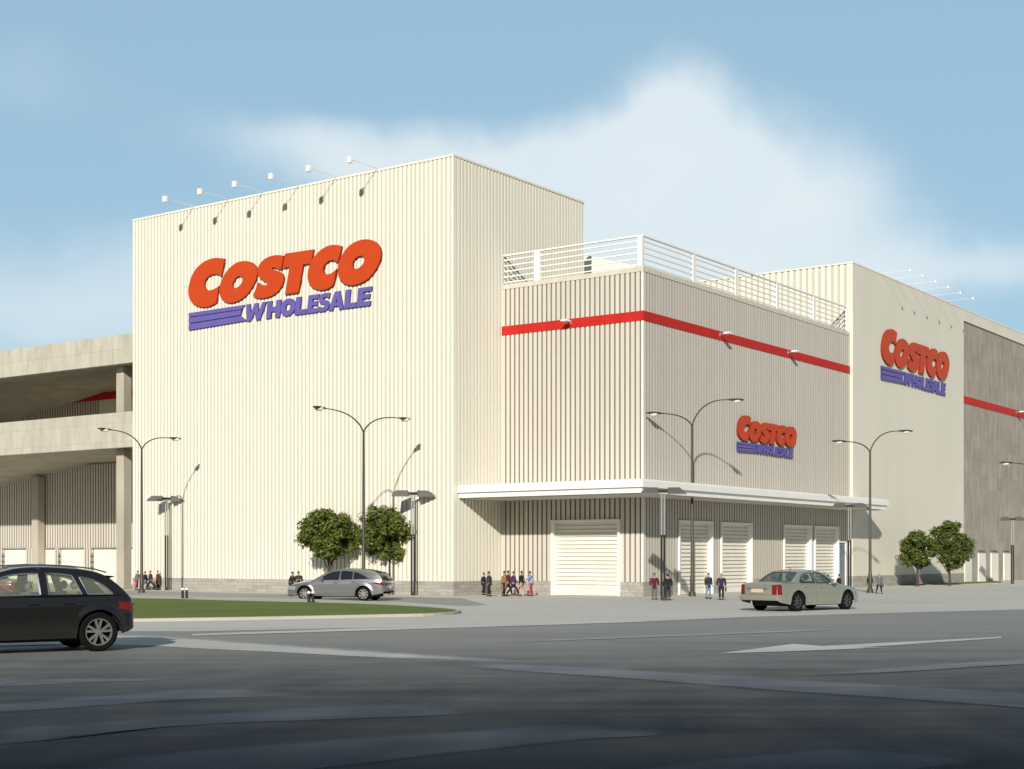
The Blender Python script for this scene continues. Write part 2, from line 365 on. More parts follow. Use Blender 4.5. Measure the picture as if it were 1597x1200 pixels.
def faded(m):
    if m.name in FADED: return FADED[m.name]
    w = m.copy(); w.name = m.name+"_faded_edge"; nt = w.node_tree; N = nt.nodes; Lk = nt.links
    b = N['Principled BSDF']; at = N.new('ShaderNodeAttribute'); at.attribute_name = 'edge_fade'
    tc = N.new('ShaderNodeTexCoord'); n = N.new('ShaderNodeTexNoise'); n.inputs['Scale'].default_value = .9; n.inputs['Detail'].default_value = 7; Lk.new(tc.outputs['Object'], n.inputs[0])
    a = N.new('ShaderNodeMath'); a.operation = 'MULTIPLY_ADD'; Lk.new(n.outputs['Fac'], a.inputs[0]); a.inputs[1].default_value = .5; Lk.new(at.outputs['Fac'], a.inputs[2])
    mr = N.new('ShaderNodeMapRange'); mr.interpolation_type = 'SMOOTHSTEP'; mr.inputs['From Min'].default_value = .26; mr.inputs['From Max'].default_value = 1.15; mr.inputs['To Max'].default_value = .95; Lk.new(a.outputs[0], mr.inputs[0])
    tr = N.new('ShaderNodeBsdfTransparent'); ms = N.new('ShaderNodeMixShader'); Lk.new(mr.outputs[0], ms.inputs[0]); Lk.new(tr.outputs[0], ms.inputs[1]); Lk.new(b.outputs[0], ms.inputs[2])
    Lk.new(ms.outputs[0], N['Material Output'].inputs[0]); FADED[m.name] = w; return w
strip("lane_line", [G(300, 992.5), G(560, 984.5), G(800, 977.3), G(1000, 970.6), G(1165, 963.2), G(1165, 962.2), G(1000, 968), G(800, 974), G(560, 981), G(300, 989.5)], LINEP)
strip("turn_arrow", [G(1122, 1020), G(1237, 1005), G(1282, 1008.4), G(1562, 994), G(1562, 996), G(1340, 1011), G(1387, 1010.5), G(1290, 1014.5), G(1225, 1017)], LINEP)
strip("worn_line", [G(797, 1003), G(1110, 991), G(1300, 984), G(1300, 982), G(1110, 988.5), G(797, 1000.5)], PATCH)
strip("concrete_strip", smooth_poly([G(-300, 985), G(60, 988), G(200, 990), G(320, 997), G(470, 1008), G(640, 1020), G(800, 1032), G(640, 1029), G(470, 1020), G(320, 1013), G(200, 1007), G(60, 1006), G(-300, 1010)], 4), FORE, .010)
strip("pale_band", smooth_poly([G(700, 1030), G(1000, 1046), G(1250, 1061), G(1597, 1081), G(2000, 1104), G(2000, 1140), G(1597, 1106), G(1250, 1082), G(1000, 1062), G(700, 1040)], 3), PATCH)
strip("pale_band", smooth_poly([G(1230, 1056), G(1400, 1042), G(1597, 1028), G(1900, 1010), G(1900, 1022), G(1597, 1037), G(1400, 1050)], 3), PATCH, .016)
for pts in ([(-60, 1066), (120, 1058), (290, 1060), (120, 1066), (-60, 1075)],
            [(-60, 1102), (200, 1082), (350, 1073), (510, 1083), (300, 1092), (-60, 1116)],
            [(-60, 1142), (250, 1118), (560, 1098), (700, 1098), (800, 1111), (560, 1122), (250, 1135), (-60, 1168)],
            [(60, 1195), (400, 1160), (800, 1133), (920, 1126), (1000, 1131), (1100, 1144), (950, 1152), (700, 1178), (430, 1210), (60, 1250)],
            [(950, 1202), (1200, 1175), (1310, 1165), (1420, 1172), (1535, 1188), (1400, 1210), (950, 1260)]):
    strip("pale_patch", smooth_poly([G(*p) for p in pts], 4), PATCH, .006)

# ------------------------------------------------------------------ corrugated cladding
def clad(b, a0, a1, z0, z1, fn, pitch=.333, gw=.09, depth=.05, slope=.25, top=None):
    """fn(a, depth_in, z); ribs run up the wall, a = running metre"""
    n = max(1, round((a1-a0)/pitch)); p = (a1-a0)/n; prof = []
    for i in range(n):
        s = a0+i*p; g = gw*p/pitch
        prof += [(s, 0, 0), (s+p-g, 0, 0), (s+p-g*(1-slope), depth, 1), (s+p-g*slope, depth, 1)]
    prof.append((a1, 0, 0))
    for (u0, d0, m0), (u1, d1, m1) in zip(prof[:-1], prof[1:]):
        zt0, zt1 = (z1, z1) if top is None else (top(u0), top(u1))
        b.add([fn(u0, d0, z0), fn(u1, d1, z0), fn(u1, d1, zt1), fn(u0, d0, zt0)], [(0, 1, 2, 3)], 1 if (m0 or m1) else 0)
    return b
PZ = .83
# ---------- corner tower
TW, TH, TD = 28.33, 25.78, 14.06
tower = BT("corner_tower", "tallest cream ribbed corner block with the largest red and blue sign", "building", -TW/2, 0)
tx = -(-TW/2)    # local shift
def off(fn, dx, dy=0): return lambda a, d, z: tuple(Vector(fn(a, d, z))-Vector((dx, dy, 0)))
cx0 = -TW/2
b = MB(); clad(b, -TW, -.14, PZ, TH-.12, lambda a, d, z: (a-cx0, d, z), gw=.135, depth=.055)
b.build("wall", [CREAM, CREAMG], tower)
b = MB(); clad(b, .14, TD, PZ, TH-.12, lambda a, d, z: (-d-cx0, a, z), gw=.135, depth=.055)
b.build("wall", [CREAM, CREAMG], tower)
b = MB(); b.box((-.14-cx0, -.012, PZ), (.012-cx0, .14, TH-.12)); b.build("corner_trim", TRIM, tower)
b = MB(); b.box((-TW+.07-cx0, .07, .1), (-.07-cx0, TD-.02, TH-.5)); b.build("core_wall", CREAMS, tower)
b = MB()
b.box((-TW-.02-cx0, -.03, TH-.12), (.03-cx0, .25, TH)); b.box((-.25-cx0, .253, TH-.12), (.03-cx0, TD, TH)); b.box((-TW-.02-cx0, .253, TH-.12), (-TW+.25-cx0, TD, TH))
b.build("roof_coping", TRIM, tower)
b = MB(); b.box((-TW-cx0, -.03, 0), (.03-cx0, .2, PZ)); b.box((-.2-cx0, .203, 0), (.03-cx0, 4.83, PZ)); b.build("plinth", PLINTH, tower)

# ---------- annex
AY0, AX1, AY1, AZ = 4.83, 9.95, 34.73, 18.85
ax, ay = 5.0, 20.0
annex = BT("loading_annex", "beige ribbed middle block with red band, white canopy and five roll doors", "building", ax, ay)
def P(x, y, z): return (x-ax, y-ay, z)
dl = [onY(AY0, 861, 860).x, onY(AY0, 968, 860).x]
DR = [(AY0+4.03, AY0+8.35), (AY0+9.41, AY0+13.77), (AY0+18.49, AY0+22.96), (AY0+23.5, AY0+27.77)]
DZ = 4.45
CAPZ = .28
b = MB()
fl = lambda a, d, z: P(a, AY0+d, z)
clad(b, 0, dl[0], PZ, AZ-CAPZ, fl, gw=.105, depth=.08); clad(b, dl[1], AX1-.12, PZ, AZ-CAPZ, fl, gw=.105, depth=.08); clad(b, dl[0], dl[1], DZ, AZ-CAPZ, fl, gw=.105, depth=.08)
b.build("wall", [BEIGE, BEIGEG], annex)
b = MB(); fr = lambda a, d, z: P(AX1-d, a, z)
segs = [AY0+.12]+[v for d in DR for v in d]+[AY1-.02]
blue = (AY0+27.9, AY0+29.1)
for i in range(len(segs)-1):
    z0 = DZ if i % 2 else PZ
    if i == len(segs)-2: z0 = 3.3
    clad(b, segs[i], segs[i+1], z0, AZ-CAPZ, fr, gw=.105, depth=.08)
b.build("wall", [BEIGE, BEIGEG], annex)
b = MB(); b.box(P(AX1-.12, AY0-.01, PZ), P(AX1+.01, AY0+.12, AZ-CAPZ)); b.build("corner_trim", TRIM, annex)
b = MB(); b.box(P(.1, AY0+.6, .05), P(AX1-1.2, AY1, AZ-.65)); b.build("core_wall", mat("core_wall_grey", (.3, .28, .24), .8), annex)
b = MB(); b.box(P(0, AY0-.03, AZ-CAPZ), P(AX1+.03, AY0+.3, AZ)); b.box(P(AX1-.3, AY0+.303, AZ-CAPZ), P(AX1+.03, AY1, AZ)); b.build("roof_coping", mat("pale_coping", (.60, .56, .47), .75, .1, 3), annex)
b = MB(); b.box(P(0, AY0+.3, AZ-.62), P(AX1-.3, AY1, AZ-.45)); b.build("roof", ROOFM, annex)
pieces = [(P(.03, AY0-.03, 0), P(dl[0], AY0+.1, PZ)), (P(dl[1], AY0-.03, 0), P(AX1+.03, AY0+.1, PZ))]
pieces += [(P(AX1-.1, segs[i] if i else AY0+.103, 0), P(AX1+.03, segs[i+1], PZ)) for i in range(0, len(segs)-2, 2)]
for p0, p1 in pieces: b = MB(); b.box(p0, p1); b.build("plinth", PLINTH, annex)
# red band
b = MB(); z0, z1 = 15.77, 16.32
b.box(P(0, AY0-.035, z0), P(AX1+.035, AY0-.003, z1)); b.box(P(AX1+.003, AY0-.0029, z0), P(AX1+.035, AY1, z1)); b.build("red_band", REDP, annex)
# roll doors
def roll_door(parent, fn, w, h, mw=.42, rec=.30, pr=.12, slat=.235, hl=True):
    """fn(a, out, z): a along the wall, out = metres towards the outside"""
    b = MB()
    def bx(a0, a1, o0, o1, z0, z1, bb, m=0):
        vs = [fn(a, o, z) for z in (z0, z1) for a, o in ((a0, o0), (a1, o0), (a1, o1), (a0, o1))]
        bb.add(vs, [(0,3,2,1),(4,5,6,7),(0,1,5,4),(1,2,6,5),(2,3,7,6),(3,0,4,7)], m)
    # slatted curtain: each slat leans out at its lower edge
    n = int((h-.45)/slat); rows = []
    zb = .42
    bx(.14, w-.14, -rec-.02, -rec+.05, .02, zb, b)
    for i in range(n+1):
        z = zb+i*slat; zz = min(z+slat, h-.05)
        if z >= h-.06: break
        rows += [[fn(.14, -rec+.085, z), fn(w-.14, -rec+.085, z)], [fn(.14, -rec+.06, z+(zz-z)*.66), fn(w-.14, -rec+.06, z+(zz-z)*.66)], [fn(.14, -rec-.02, z+(zz-z)*.72), fn(w-.14, -rec-.02, z+(zz-z)*.72)], [fn(.14, -rec-.02, zz-.002), fn(w-.14, -rec-.02, zz-.002)]]
    b.grid(rows, 0, False)
    d = b.build("roll_door", DOORW, parent)
    b = MB()
    bx(0, .14, -rec-.05, pr, 0, h, b); bx(w-.14, w, -rec-.05, pr, 0, h, b); bx(.143, w-.143, -rec-.05, pr-.003, h-.14, h, b)
    b.build("door_frame", WHITE, d, bevel=.008)
    return d
roll_door(annex, lambda a, o, z: P(dl[0]+a, AY0-o, z), dl[1]-dl[0], DZ, rec=.25, pr=.16)
for y0, y1 in DR: roll_door(annex, lambda a, o, z, y0=y0: P(AX1+o, y0+a, z), y1-y0, DZ, rec=.30, pr=.12)
# glazed side door beside the last roll door
b = MB(); b.box(P(AX1-.12, blue[0], 0), P(AX1-.02, blue[1], 3.3)); d = b.build("side_door", mat("blue_grey_door", (.17, .21, .23), .3, .1, 2), annex)
b = MB(); b.box(P(AX1-.14, blue[0]-.1, 0), P(AX1+.05, blue[0], 3.42)); b.box(P(AX1-.14, blue[1], 0), P(AX1+.05, blue[1]+.1, 3.42)); b.box(P(AX1-.14, blue[0], 3.3), P(AX1+.047, blue[1], 3.417)); b.build("door_frame", WHITE, d)
b = MB(); b.box(P(AX1-.02, blue[0]+.12, 1.35), P(AX1+.03, blue[0]+.17, 1.75)); b.build("handle", STEEL, d)
b = MB(); b.box(P(AX1-.12, blue[1]+.1, 0), P(AX1-.01, AY1-.02, 3.3)); b.build("side_panel", BEIGE, annex)
# canopy round the corner
cy = .33
def solve_corner():
    lo, hi = AX1, AX1+6
    for _ in range(50):
        m_ = (lo+hi)/2; w = L2W(m_, cy, 6); px = CX+F*w.x/w.y
        lo, hi = (m_, hi) if px < 1002.5 else (lo, m_)
    return lo
cxe = solve_corner()
cye = onX(cxe, 1387, 790).y
print("canopy", cxe, cye, onY(cy, 711, 778), onY(cy, 1002, 772), onY(cy, 1002, 754))
def canopy_prism(bb, inset, z0, z1, m=0):
    x1 = cxe-inset; y0 = cy+inset
    poly = [(.02, y0), (x1, y0), (x1, cye-inset), (AX1+.31, cye-inset), (AX1+.31, AY1+.0), (AX1+.04, AY1), (AX1+.04, AY0-.04), (.02, AY0-.04)]
    bb.prism(poly, lambda u, v, t: P(u, v, t), z0, z1, m)
b = MB(); canopy_prism(b, 0, 6.02, 6.36); canopy_prism(b, .14, 5.72, 6.017); canopy_prism(b, .10, 6.363, 6.46)
canopy = b.build("canopy", WHITE, annex, bevel=.01)
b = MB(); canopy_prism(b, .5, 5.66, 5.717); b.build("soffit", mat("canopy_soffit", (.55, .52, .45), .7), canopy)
# lit rooftop ramp wall behind the railing
RY = 19.0
pts = [onY(RY, x, y) for x, y in ((880, 392), (914.7, 399), (931.6, 401), (949.6, 406), (976.7, 412), (1003, 419))]
b = MB(); poly = [(p.x, p.z) for p in pts]+[(pts[-1].x, AZ-.45), (pts[0].x, AZ-.45)]
b.prism(poly, lambda u, v, t: P(u, RY+t, v), 0, .25); b.build("ramp_wall", CREAM, annex)

# ---------- right wing
WX, WY0, WZ, WL = 10.2, 34.73, 24.02, 110
wing = BT("far_wing", "cream smooth-walled wing with grey concrete panel beyond the annex", "building", WX, WY0+20)
wx, wy = WX, WY0+20
def Q(x, y, z): return (x-wx, y-wy, z)
b = MB(); clad(b, -8, WX-.5, 0, WZ-.1, lambda a, d, z: Q(a, WY0+.012+d, z), pitch=.5, gw=.2, depth=.09); b.build("wall", [CREAM, CREAMG], wing)
CP0 = WY0+24.78; CP1 = WY0+WL
bays = [(WY0+25.1, WY0+27.2), (WY0+28.9, WY0+31.1), (WY0+32.5, WY0+34.8), (WY0+36.3, WY0+38.5)]
BZ = 2.82
b = MB(); b.box(Q(WX-.5, WY0, PZ), Q(WX, CP0, WZ-.1)); b.box(Q(WX-.5, CP0, 22.95), Q(WX, CP1, WZ-.1)); b.build("wall", CREAMS, wing)
b = MB(); b.box(Q(WX-.6, WY0+.5, .1), Q(WX-30, CP1, WZ-.8)); b.build("core_wall", mat("core_wall_cream", (.6, .56, .46), .8), wing)
b = MB(); b.box(Q(-8, WY0-.03, WZ-.1), Q(WX+.03, WY0+.4, WZ)); b.box(Q(WX-.5, WY0+.403, WZ-.1), Q(WX+.03, CP1, WZ)); b.build("roof_coping", TRIM, wing)
b = MB(); b.box(Q(WX-.5, WY0, 0), Q(WX+.03, CP0+.02, PZ-.003)); b.build("plinth", PLINTH, wing)
b = MB()
b.box(Q(WX-.5, CP0+.022, BZ), Q(WX-.12, CP1, 22.947))
ys = [CP0+.022]+[v for q in bays for v in q]+[CP1]
for i in range(0, len(ys), 2): b.box(Q(WX-.5, ys[i], 0), Q(WX-.12, ys[i+1], BZ-.001))
b.build("concrete_panel", CPANEL, wing)
b = MB(); b.box(Q(WX-.118, CP0+.03, 15.75), Q(WX-.08, CP1, 16.4)); b.build("red_band", REDP, wing)
for y0, y1 in bays:
    b = MB(); b.box(Q(WX-.11, y0+.0, .02), Q(WX+.02, y1-.25, BZ-.2)); d = b.build("bay_door", DOORW, wing, bevel=.01)
    b = MB(); b.box(Q(WX-.118, y0-.05, BZ-.2), Q(WX+.06, y1-.2, BZ-.08)); b.build("door_hood", CONCD, d)

# ---------- parking deck on the left
PX1 = -TW-.02; PXL = -75
deck = BT("parking_deck", "open concrete parking deck with two long parapets left of the tower", "building", -40, 6)
def D(x, y, z): return (x+40, y-6, z)
BY = 10.4
for z0, z1 in ((15.85, 17.93), (9.95, 12.45)):
    b = MB(); b.box(D(PXL, .15, z0), D(PX1, .5, z1)); b.box(D(PXL, .08, z1-.1), D(PX1, .56, z1+.05)) if False else None
    b.build("parapet", PARAPET, deck, bevel=.03)
def ramp_slab(name, zf, prof):
    rows = []
    xs = [PXL]+[p.x for p in prof]+[PX1]
    zs = [prof[0].z-(prof[0].x-PXL)*.11]+[p.z for p in prof]+[prof[-1].z]
    b = MB()
    for t in (0, .25, .5, .75, 1):
        rows.append([D(x, .505+(BY-.505)*t, zf+(z-zf)*t) for x, z in zip(xs, zs)])
    b.grid(rows, 0, False)
    b.grid([[(p[0], p[1], p[2]+.45) for p in r] for r in rows], 0, False)
    return b.build(name, CONC, deck)
ramp_slab("floor_slab", 10.0, [onY(BY, 0, 760), onY(BY, 48, 747), onY(BY, 97, 735), onY(BY, 145, 722)])
ramp_slab("floor_slab", 15.9, [onY(BY, 11, 657), onY(BY, 65, 643), onY(BY, 119, 626.5), onY(BY, 174, 608)])
cl = onY(1.1, 181, 890)
print("deck column", cl)
b = MB(); b.box(D(cl.x, 1.1, 0), D(cl.x+.8, 1.85, 9.97)); b.build("column", CONC, deck, bevel=.03)
b = MB(); b.box(D(cl.x, 1.1, 12.0), D(cl.x+.8, 1.85, 15.88)); b.build("column", CONC, deck, bevel=.03)
for px in (49, -95):
    p = onY(BY-.85, px, 860)
    b = MB(); b.box(D(p.x, BY-.85, 0), D(p.x+.85, BY-.12, 9.0)); b.build("column", CONC, deck, bevel=.03)
dd = [(8, 40), (63, 84.5), (96, 130), (147, 182), (204, 226), (-72, -38)]
ddx = sorted([(onY(BY, a, 870).x, onY(BY, c, 870).x) for a, c in dd])
DDZ = onY(BY, 60, 855.8).z
b = MB(); fb = lambda a, d, z: D(a, BY+d, z)
clad(b, PXL, PX1+2.5, DDZ, 9.9, fb, gw=.12, depth=.08)
edges = [PXL]+[v for q in ddx for v in q]+[PX1+2.5]
for i in range(0, len(edges), 2):
    if edges[i+1]-edges[i] > .1: clad(b, edges[i], edges[i+1], 0, DDZ, fb, gw=.12, depth=.08)
clad(b, PXL, onY(BY, 154, 640).x, 10.2, 18, fb, gw=.12, depth=.08)
b.build("back_wall", [BEIGE, BEIGEG], deck)
b = MB(); b.box(D(onY(BY, 154, 640).x, BY, 10.2), D(PX1+2.5, BY+.2, 18)); b.build("plain_panel", CREAMS, deck)
b = MB(); b.box(D(PXL, BY+.21, 0), D(PX1+2.5, BY+.6, 18)); b.build("core_wall", BEIGE, deck)
s0, s1 = onY(BY, 181, 622).z, onY(BY, 181, 610).z
b = MB(); b.box(D(PXL, BY-.05, s0), D(PX1+2.5, BY-.004, s1)); b.build("red_band", REDP, deck)
for a0, a1 in ddx:
    b = MB(); n = 8
    for i in range(n):
        b.box(D(a0, BY-.02, .02+i*(DDZ-.1)/n), D(a1, BY+.10, .02+(i+1)*(DDZ-.1)/n-.012))
    d = b.build("bay_door", DOORW, deck)
    b = MB(); b.box(D(a0-.30, BY-.16, DDZ-.04), D(a1+.08, BY-.003, DDZ+.06)); b.build("door_hood", CONCD, d)
    b = MB()
    for k in range(5): b.box(D(a0-.40, BY-.09, .35+k*.48), D(a0-.10, BY-.03, .47+k*.48))
    b.box(D(a0-.29, BY-.03, .2), D(a0-.21, BY-.004, .2+5*.48))
    b.build("dock_ladder", mat('grey_rubber', (.13, .12, .10), .8), d)
b = MB(); b.box(D(PXL, .6, 17.2), D(PX1, BY+.2, 17.4)); b.build("roof", ROOFM, deck)

# ---------- roof railing
def railing():
    z0, z1 = AZ, AZ+1.85
    r = BT("roof_railing", "white tubular railing round the annex roof", "railing", AX1, AY0, z0)
    def E(x, y, z): return (x-AX1, y-AY0, z-z0)
    xa, ya = AX1-.15, AY0+.15
    def post(x, y, w=.42, d=.14):
        bb = MB(); bb.box(E(x-w/2, y-d/2, z0), E(x+w/2, y+d/2, z1-.1)); bb.build("post", WHITE, r, bevel=.01)
    pl = [onY(ya, 838, 400).x]
    for x in pl: post(x, ya, .42, .14)
    bb = MB(); bb.box(E(xa-.2, ya-.2, z0), E(xa+.1, ya+.1, z1-.1)); bb.build("post", WHITE, r, bevel=.01)
    for px in (1082, 1148, 1212, 1269, 1321):
        y = min(onX(xa, px, 450).y, AY1-.15); post(xa, y, .14, .42)
    bb = MB(); bb.box(E(.05, ya-.08, z1-.1), E(xa+.12, ya+.08, z1)); bb.box(E(xa-.08, ya+.083, z1-.1), E(xa+.08, AY1-.03, z1)); bb.build("top_rail", WHITE, r, bevel=.01)
    for k in range(5):
        z = z0+.12+k*.34; bb = MB()
        bb.box(E(.05, ya-.035, z), E(xa+.06, ya+.035, z+.07)); bb.box(E(xa-.035, ya+.04, z), E(xa+.035, AY1-.03, z+.07)); bb.build("rail", WHITE, r)
railing()

# ------------------------------------------------------------------ signs
def zo(p): return (280+p[0]/4.697, 360+p[1]/4.697)
LET = {
 'C': [(342,208),(300,203),(262,204),(222,216),(180,238),(130,285),(97,345),(79,410),(76,460),(85,500),(102,527),(135,552),(180,562),(230,557),(280,532),(290,470),(302,405),(275,425),(235,440),(207,433),(194,408),(200,370),(222,340),(255,323),(288,321),(318,338),(330,275)],
 'S': [(772,186),(740,182),(705,184),(665,195),(622,222),(592,262),(583,305),(595,342),(625,366),(650,383),(656,395),(640,403),(612,398),(584,382),(570,430),(549,484),(590,497),(640,494),(690,478),(735,445),(765,400),(776,355),(766,322),(738,301),(700,289),(686,279),(700,272),(730,279),(756,291),(765,240)],
 'T': [(785,172),(995,140),(976,242),(918,252),(900,360),(882,456),(784,471),(802,370),(818,268),(768,278)],
 'C2': [(1200,118),(1175,109),(1145,107),(1110,112),(1070,130),(1030,160),(985,215),(959,280),(951,335),(958,380),(975,408),(1005,427),(1050,437),(1100,428),(1140,400),(1152,340),(1163,283),(1130,312),(1098,323),(1073,315),(1062,290),(1075,255),(1105,226),(1138,219),(1170,236),(1188,180)]}
OUT = {'O': ([(480,225),(530,232),(565,258),(581,300),(573,355),(545,415),(505,470),(455,510),(400,530),(350,525),(318,498),(303,455),(310,395),(335,335),(375,280),(425,240)], [(450,335),(472,345),(474,365),(460,395),(440,415),(415,425),(400,415),(400,395),(415,362),(432,343)]),
 'O2': ([(1375,67),(1425,75),(1465,105),(1488,155),(1482,215),(1455,280),(1405,345),(1345,385),(1280,402),(1225,392),(1185,355),(1172,300),(1180,235),(1205,180),(1250,120),(1310,82)], [(1335,187),(1360,195),(1368,220),(1355,250),(1325,278),(1295,285),(1280,270),(1282,240),(1300,208)])}
BARS = [[(76,606),(487,545),(467,577),(76,634)], [(76,641),(463,583),(456,620),(76,680)], [(76,688),(455,627),(500,660),(76,731)]]
# WHOLESALE: unit letters (u, v)
T_ = .30
UL = {'W': [(0,1),(.20,1),(.26,.45),(.42,1),(.58,1),(.66,.45),(.80,1),(1,1),(.76,0),(.56,0),(.46,.48),(.30,0),(.10,0)],
 'H': [(0,1),(.34,1),(.34,.64),(.66,.64),(.66,1),(1,1),(1,0),(.66,0),(.66,.36),(.34,.36),(.34,0),(0,0)],
 'L': [(0,1),(.42,1),(.42,.27),(1,.27),(1,0),(0,0)],
 'E': [(0,1),(1,1),(1,.76),(.42,.76),(.42,.62),(.92,.62),(.92,.40),(.42,.40),(.42,.24),(1,.24),(1,0),(0,0)],
 'S': [(.98,.97),(.70,1),(.40,1),(.15,.93),(.03,.75),(.08,.55),(.30,.43),(.60,.36),(.62,.27),(.50,.23),(.28,.24),(.04,.32),(0,.05),(.25,0),(.60,0),(.88,.08),(1,.28),(.95,.48),(.75,.58),(.44,.66),(.42,.74),(.55,.78),(.72,.77),(.95,.70)],
 'A': [(.34,1),(.66,1),(1,0),(.70,0),(.64,.20),(.36,.20),(.30,0),(0,0)]}
WORD = [('W',492,640),('H',648,748),('O',748,858),('L',858,945),('E',948,1026),('S',1024,1108),('A',1104,1216),('L',1220,1308),('E',1312,1412)]
def wl(u, v, x0, x1):          # zoom-px coordinates for a unit letter point
    base = lambda x: 668-(x-490)*.129; top = lambda x: 545-(x-480)*.146
    x = x0+(x1-x0)*u; yb, yt = base(x), top(x)
    sh = (v-.5)*12
    return (x+sh, yb+(yt-yb)*v)
P0 = onY(0, *zo((76, 731)))    # lower left of the sign on the tower
def s2(p): q = onY(0, *zo(p)); return (q.x-P0.x, q.z-P0.z)
def smooth2(pts, n=3, corner=50):
    out = []; k = len(pts)
    for i in range(k):
        p0, p1, p2, p3 = [Vector(pts[j % k]) for j in (i-1, i, i+1, i+2)]
        def sharp(a, b_, c): return (b_-a).angle(c-b_) > R(corner)
        t1 = (p2-p0)*.5 if not sharp(p0, p1, p2) else (p2-p1)
        t2 = (p3-p1)*.5 if not sharp(p1, p2, p3) else (p2-p1)
        for j in range(n):
            t = j/n; h = (2*t**3-3*t*t+1, t**3-2*t*t+t, -2*t**3+3*t*t, t**3-t*t)
            q = p1*h[0]+t1*h[1]+p2*h[2]+t2*h[3]; out.append((q.x, q.y))
    return out
SIGN = []
for ch in ('C', 'O', 'S', 'T', 'C2', 'O2'):
    if ch in LET: SIGN.append(('red_letter', [smooth2([s2(p) for p in LET[ch]], 3) if ch != 'T' else [s2(p) for p in LET[ch]]], 0))
    else: SIGN.append(('red_letter', [smooth2([s2(p) for p in OUT[ch][0]], 3), smooth2([s2(p) for p in OUT[ch][1]], 3)], 0))
for br in BARS: SIGN.append(('blue_bar', [[s2(p) for p in br]], 1))
for ch, x0, x1 in WORD:
    if ch == 'O':
        lo = [wl(.5+.5*math.cos(a), .5+.5*math.sin(a), x0, x1) for a in [2*math.pi*k/20 for k in range(20)]]
        li = [wl(.5+.17*math.cos(a), .5+.2*math.sin(a), x0, x1) for a in [2*math.pi*k/12 for k in range(12)]]
        SIGN.append(('blue_letter', [[s2(p) for p in lo], [s2(p) for p in li]], 1))
    elif ch == 'A':
        SIGN.append(('blue_letter', [[s2(wl(u, v, x0, x1)) for u, v in UL[ch]], [s2(wl(u, v, x0, x1)) for u, v in ((.44, .40), (.56, .40), (.50, .64))]], 1))
    else:
        SIGN.append(('blue_letter', [[s2(wl(u, v, x0, x1)) for u, v in UL[ch]]], 1))
SW = max(u for _, ls, _ in SIGN for u, v in ls[0])
print("sign width", SW, "height", max(v for _, ls, _ in SIGN for u, v in ls[0]))
def sign(label, loc, rz, scale, sy, depth):
    r = thing("store_sign", label, "sign", loc, rz, "red and blue store signs on the walls")
    for i, (nm, loops, mi) in enumerate(SIGN):
        b = MB(); z0, z1 = (0, depth) if mi == 0 else (.012, depth*.8)
        if nm == 'red_letter': z1 += .006*i
        fn = lambda u, v, t: (u*scale, -t, v*sy)
        b.holed(loops, lambda u, v: fn(u, v, z1), 0)
        for l in loops:
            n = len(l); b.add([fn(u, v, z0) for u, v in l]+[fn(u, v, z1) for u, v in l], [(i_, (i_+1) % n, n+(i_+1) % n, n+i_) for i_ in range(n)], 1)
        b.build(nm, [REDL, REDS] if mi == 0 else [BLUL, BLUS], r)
    return r
sign("largest red and blue wall sign, high on the corner tower", L2W(P0.x, -.02, P0.z), -YAW, 1, 1, .13)
a_ = onX(AX1, 1148, 703.5); c_ = onX(AX1, 1240, 716)
k = (c_.y-a_.y)/SW
print("annex sign", a_, c_, k)
sign("smallest red and blue wall sign, on the beige annex below the red band", L2W(AX1+.02, a_.y, (a_.z+c_.z)/2), R(90)-YAW, k*.985, onX(AX1, 1160, 643).z and k*1.0, .15)
a2 = onX(WX, 1373, 593); c2 = onX(WX, 1479, 619); k2 = (c2.y-a2.y)/SW
print("wing sign", a2, c2, k2, onX(WX, 1390, 506).z)
sign("medium red and blue wall sign on the smooth cream far wing", L2W(WX+.01, a2.y, (a2.z+c2.z)/2), R(90)-YAW, k2*.985, k2*1.0, .15)

# ------------------------------------------------------------------ floodlights on arms over the signs
def floodlight(label, loc, rz, arm=2.5, group=None, k=1):
    r = thing("sign_floodlight", label, "floodlight", loc, rz, group)   # local -y is out from the wall
    b = MB(); b.tube([(0, .25, -.05), (0, 0, .04), (0, -arm*.5, .07), (0, -arm+.1, .05)], .021*k, 6); b.build("arm", WHITE, r)
    b = MB(); b.box((-.15*k, -arm-.12*k, -.17*k), (.15*k, -arm+.12*k, .22*k)); b.build("lamp_head", WHITE, r, bevel=.03)
    return r
ords = ["leftmost", "second", "third", "fourth", "fifth", "rightmost"]
for i, px in enumerate((302.5, 356.5, 410.5, 467, 525, 589)):
    x = onY(0, px, 300).x
    floodlight(f"{ords[i]} of the six white floodlights on thin arms above the tower sign" if i in (0, 5) else f"{ords[i]} white floodlight from the left on a thin arm above the tower sign", L2W(x, 0, TH), -YAW, 2.5, "floodlights above the tower sign")
for i, px in enumerate((1376, 1396, 1417, 1437, 1457, 1477)):
    y = onX(WX, px, 440).y
    floodlight(f"{ords[i]} of the six small floodlights above the far wing sign" if i in (0, 5) else f"{ords[i]} small floodlight from the left above the far wing sign", L2W(WX, y, WZ), R(90)-YAW, 2.2, "floodlights above the far wing sign", .55)
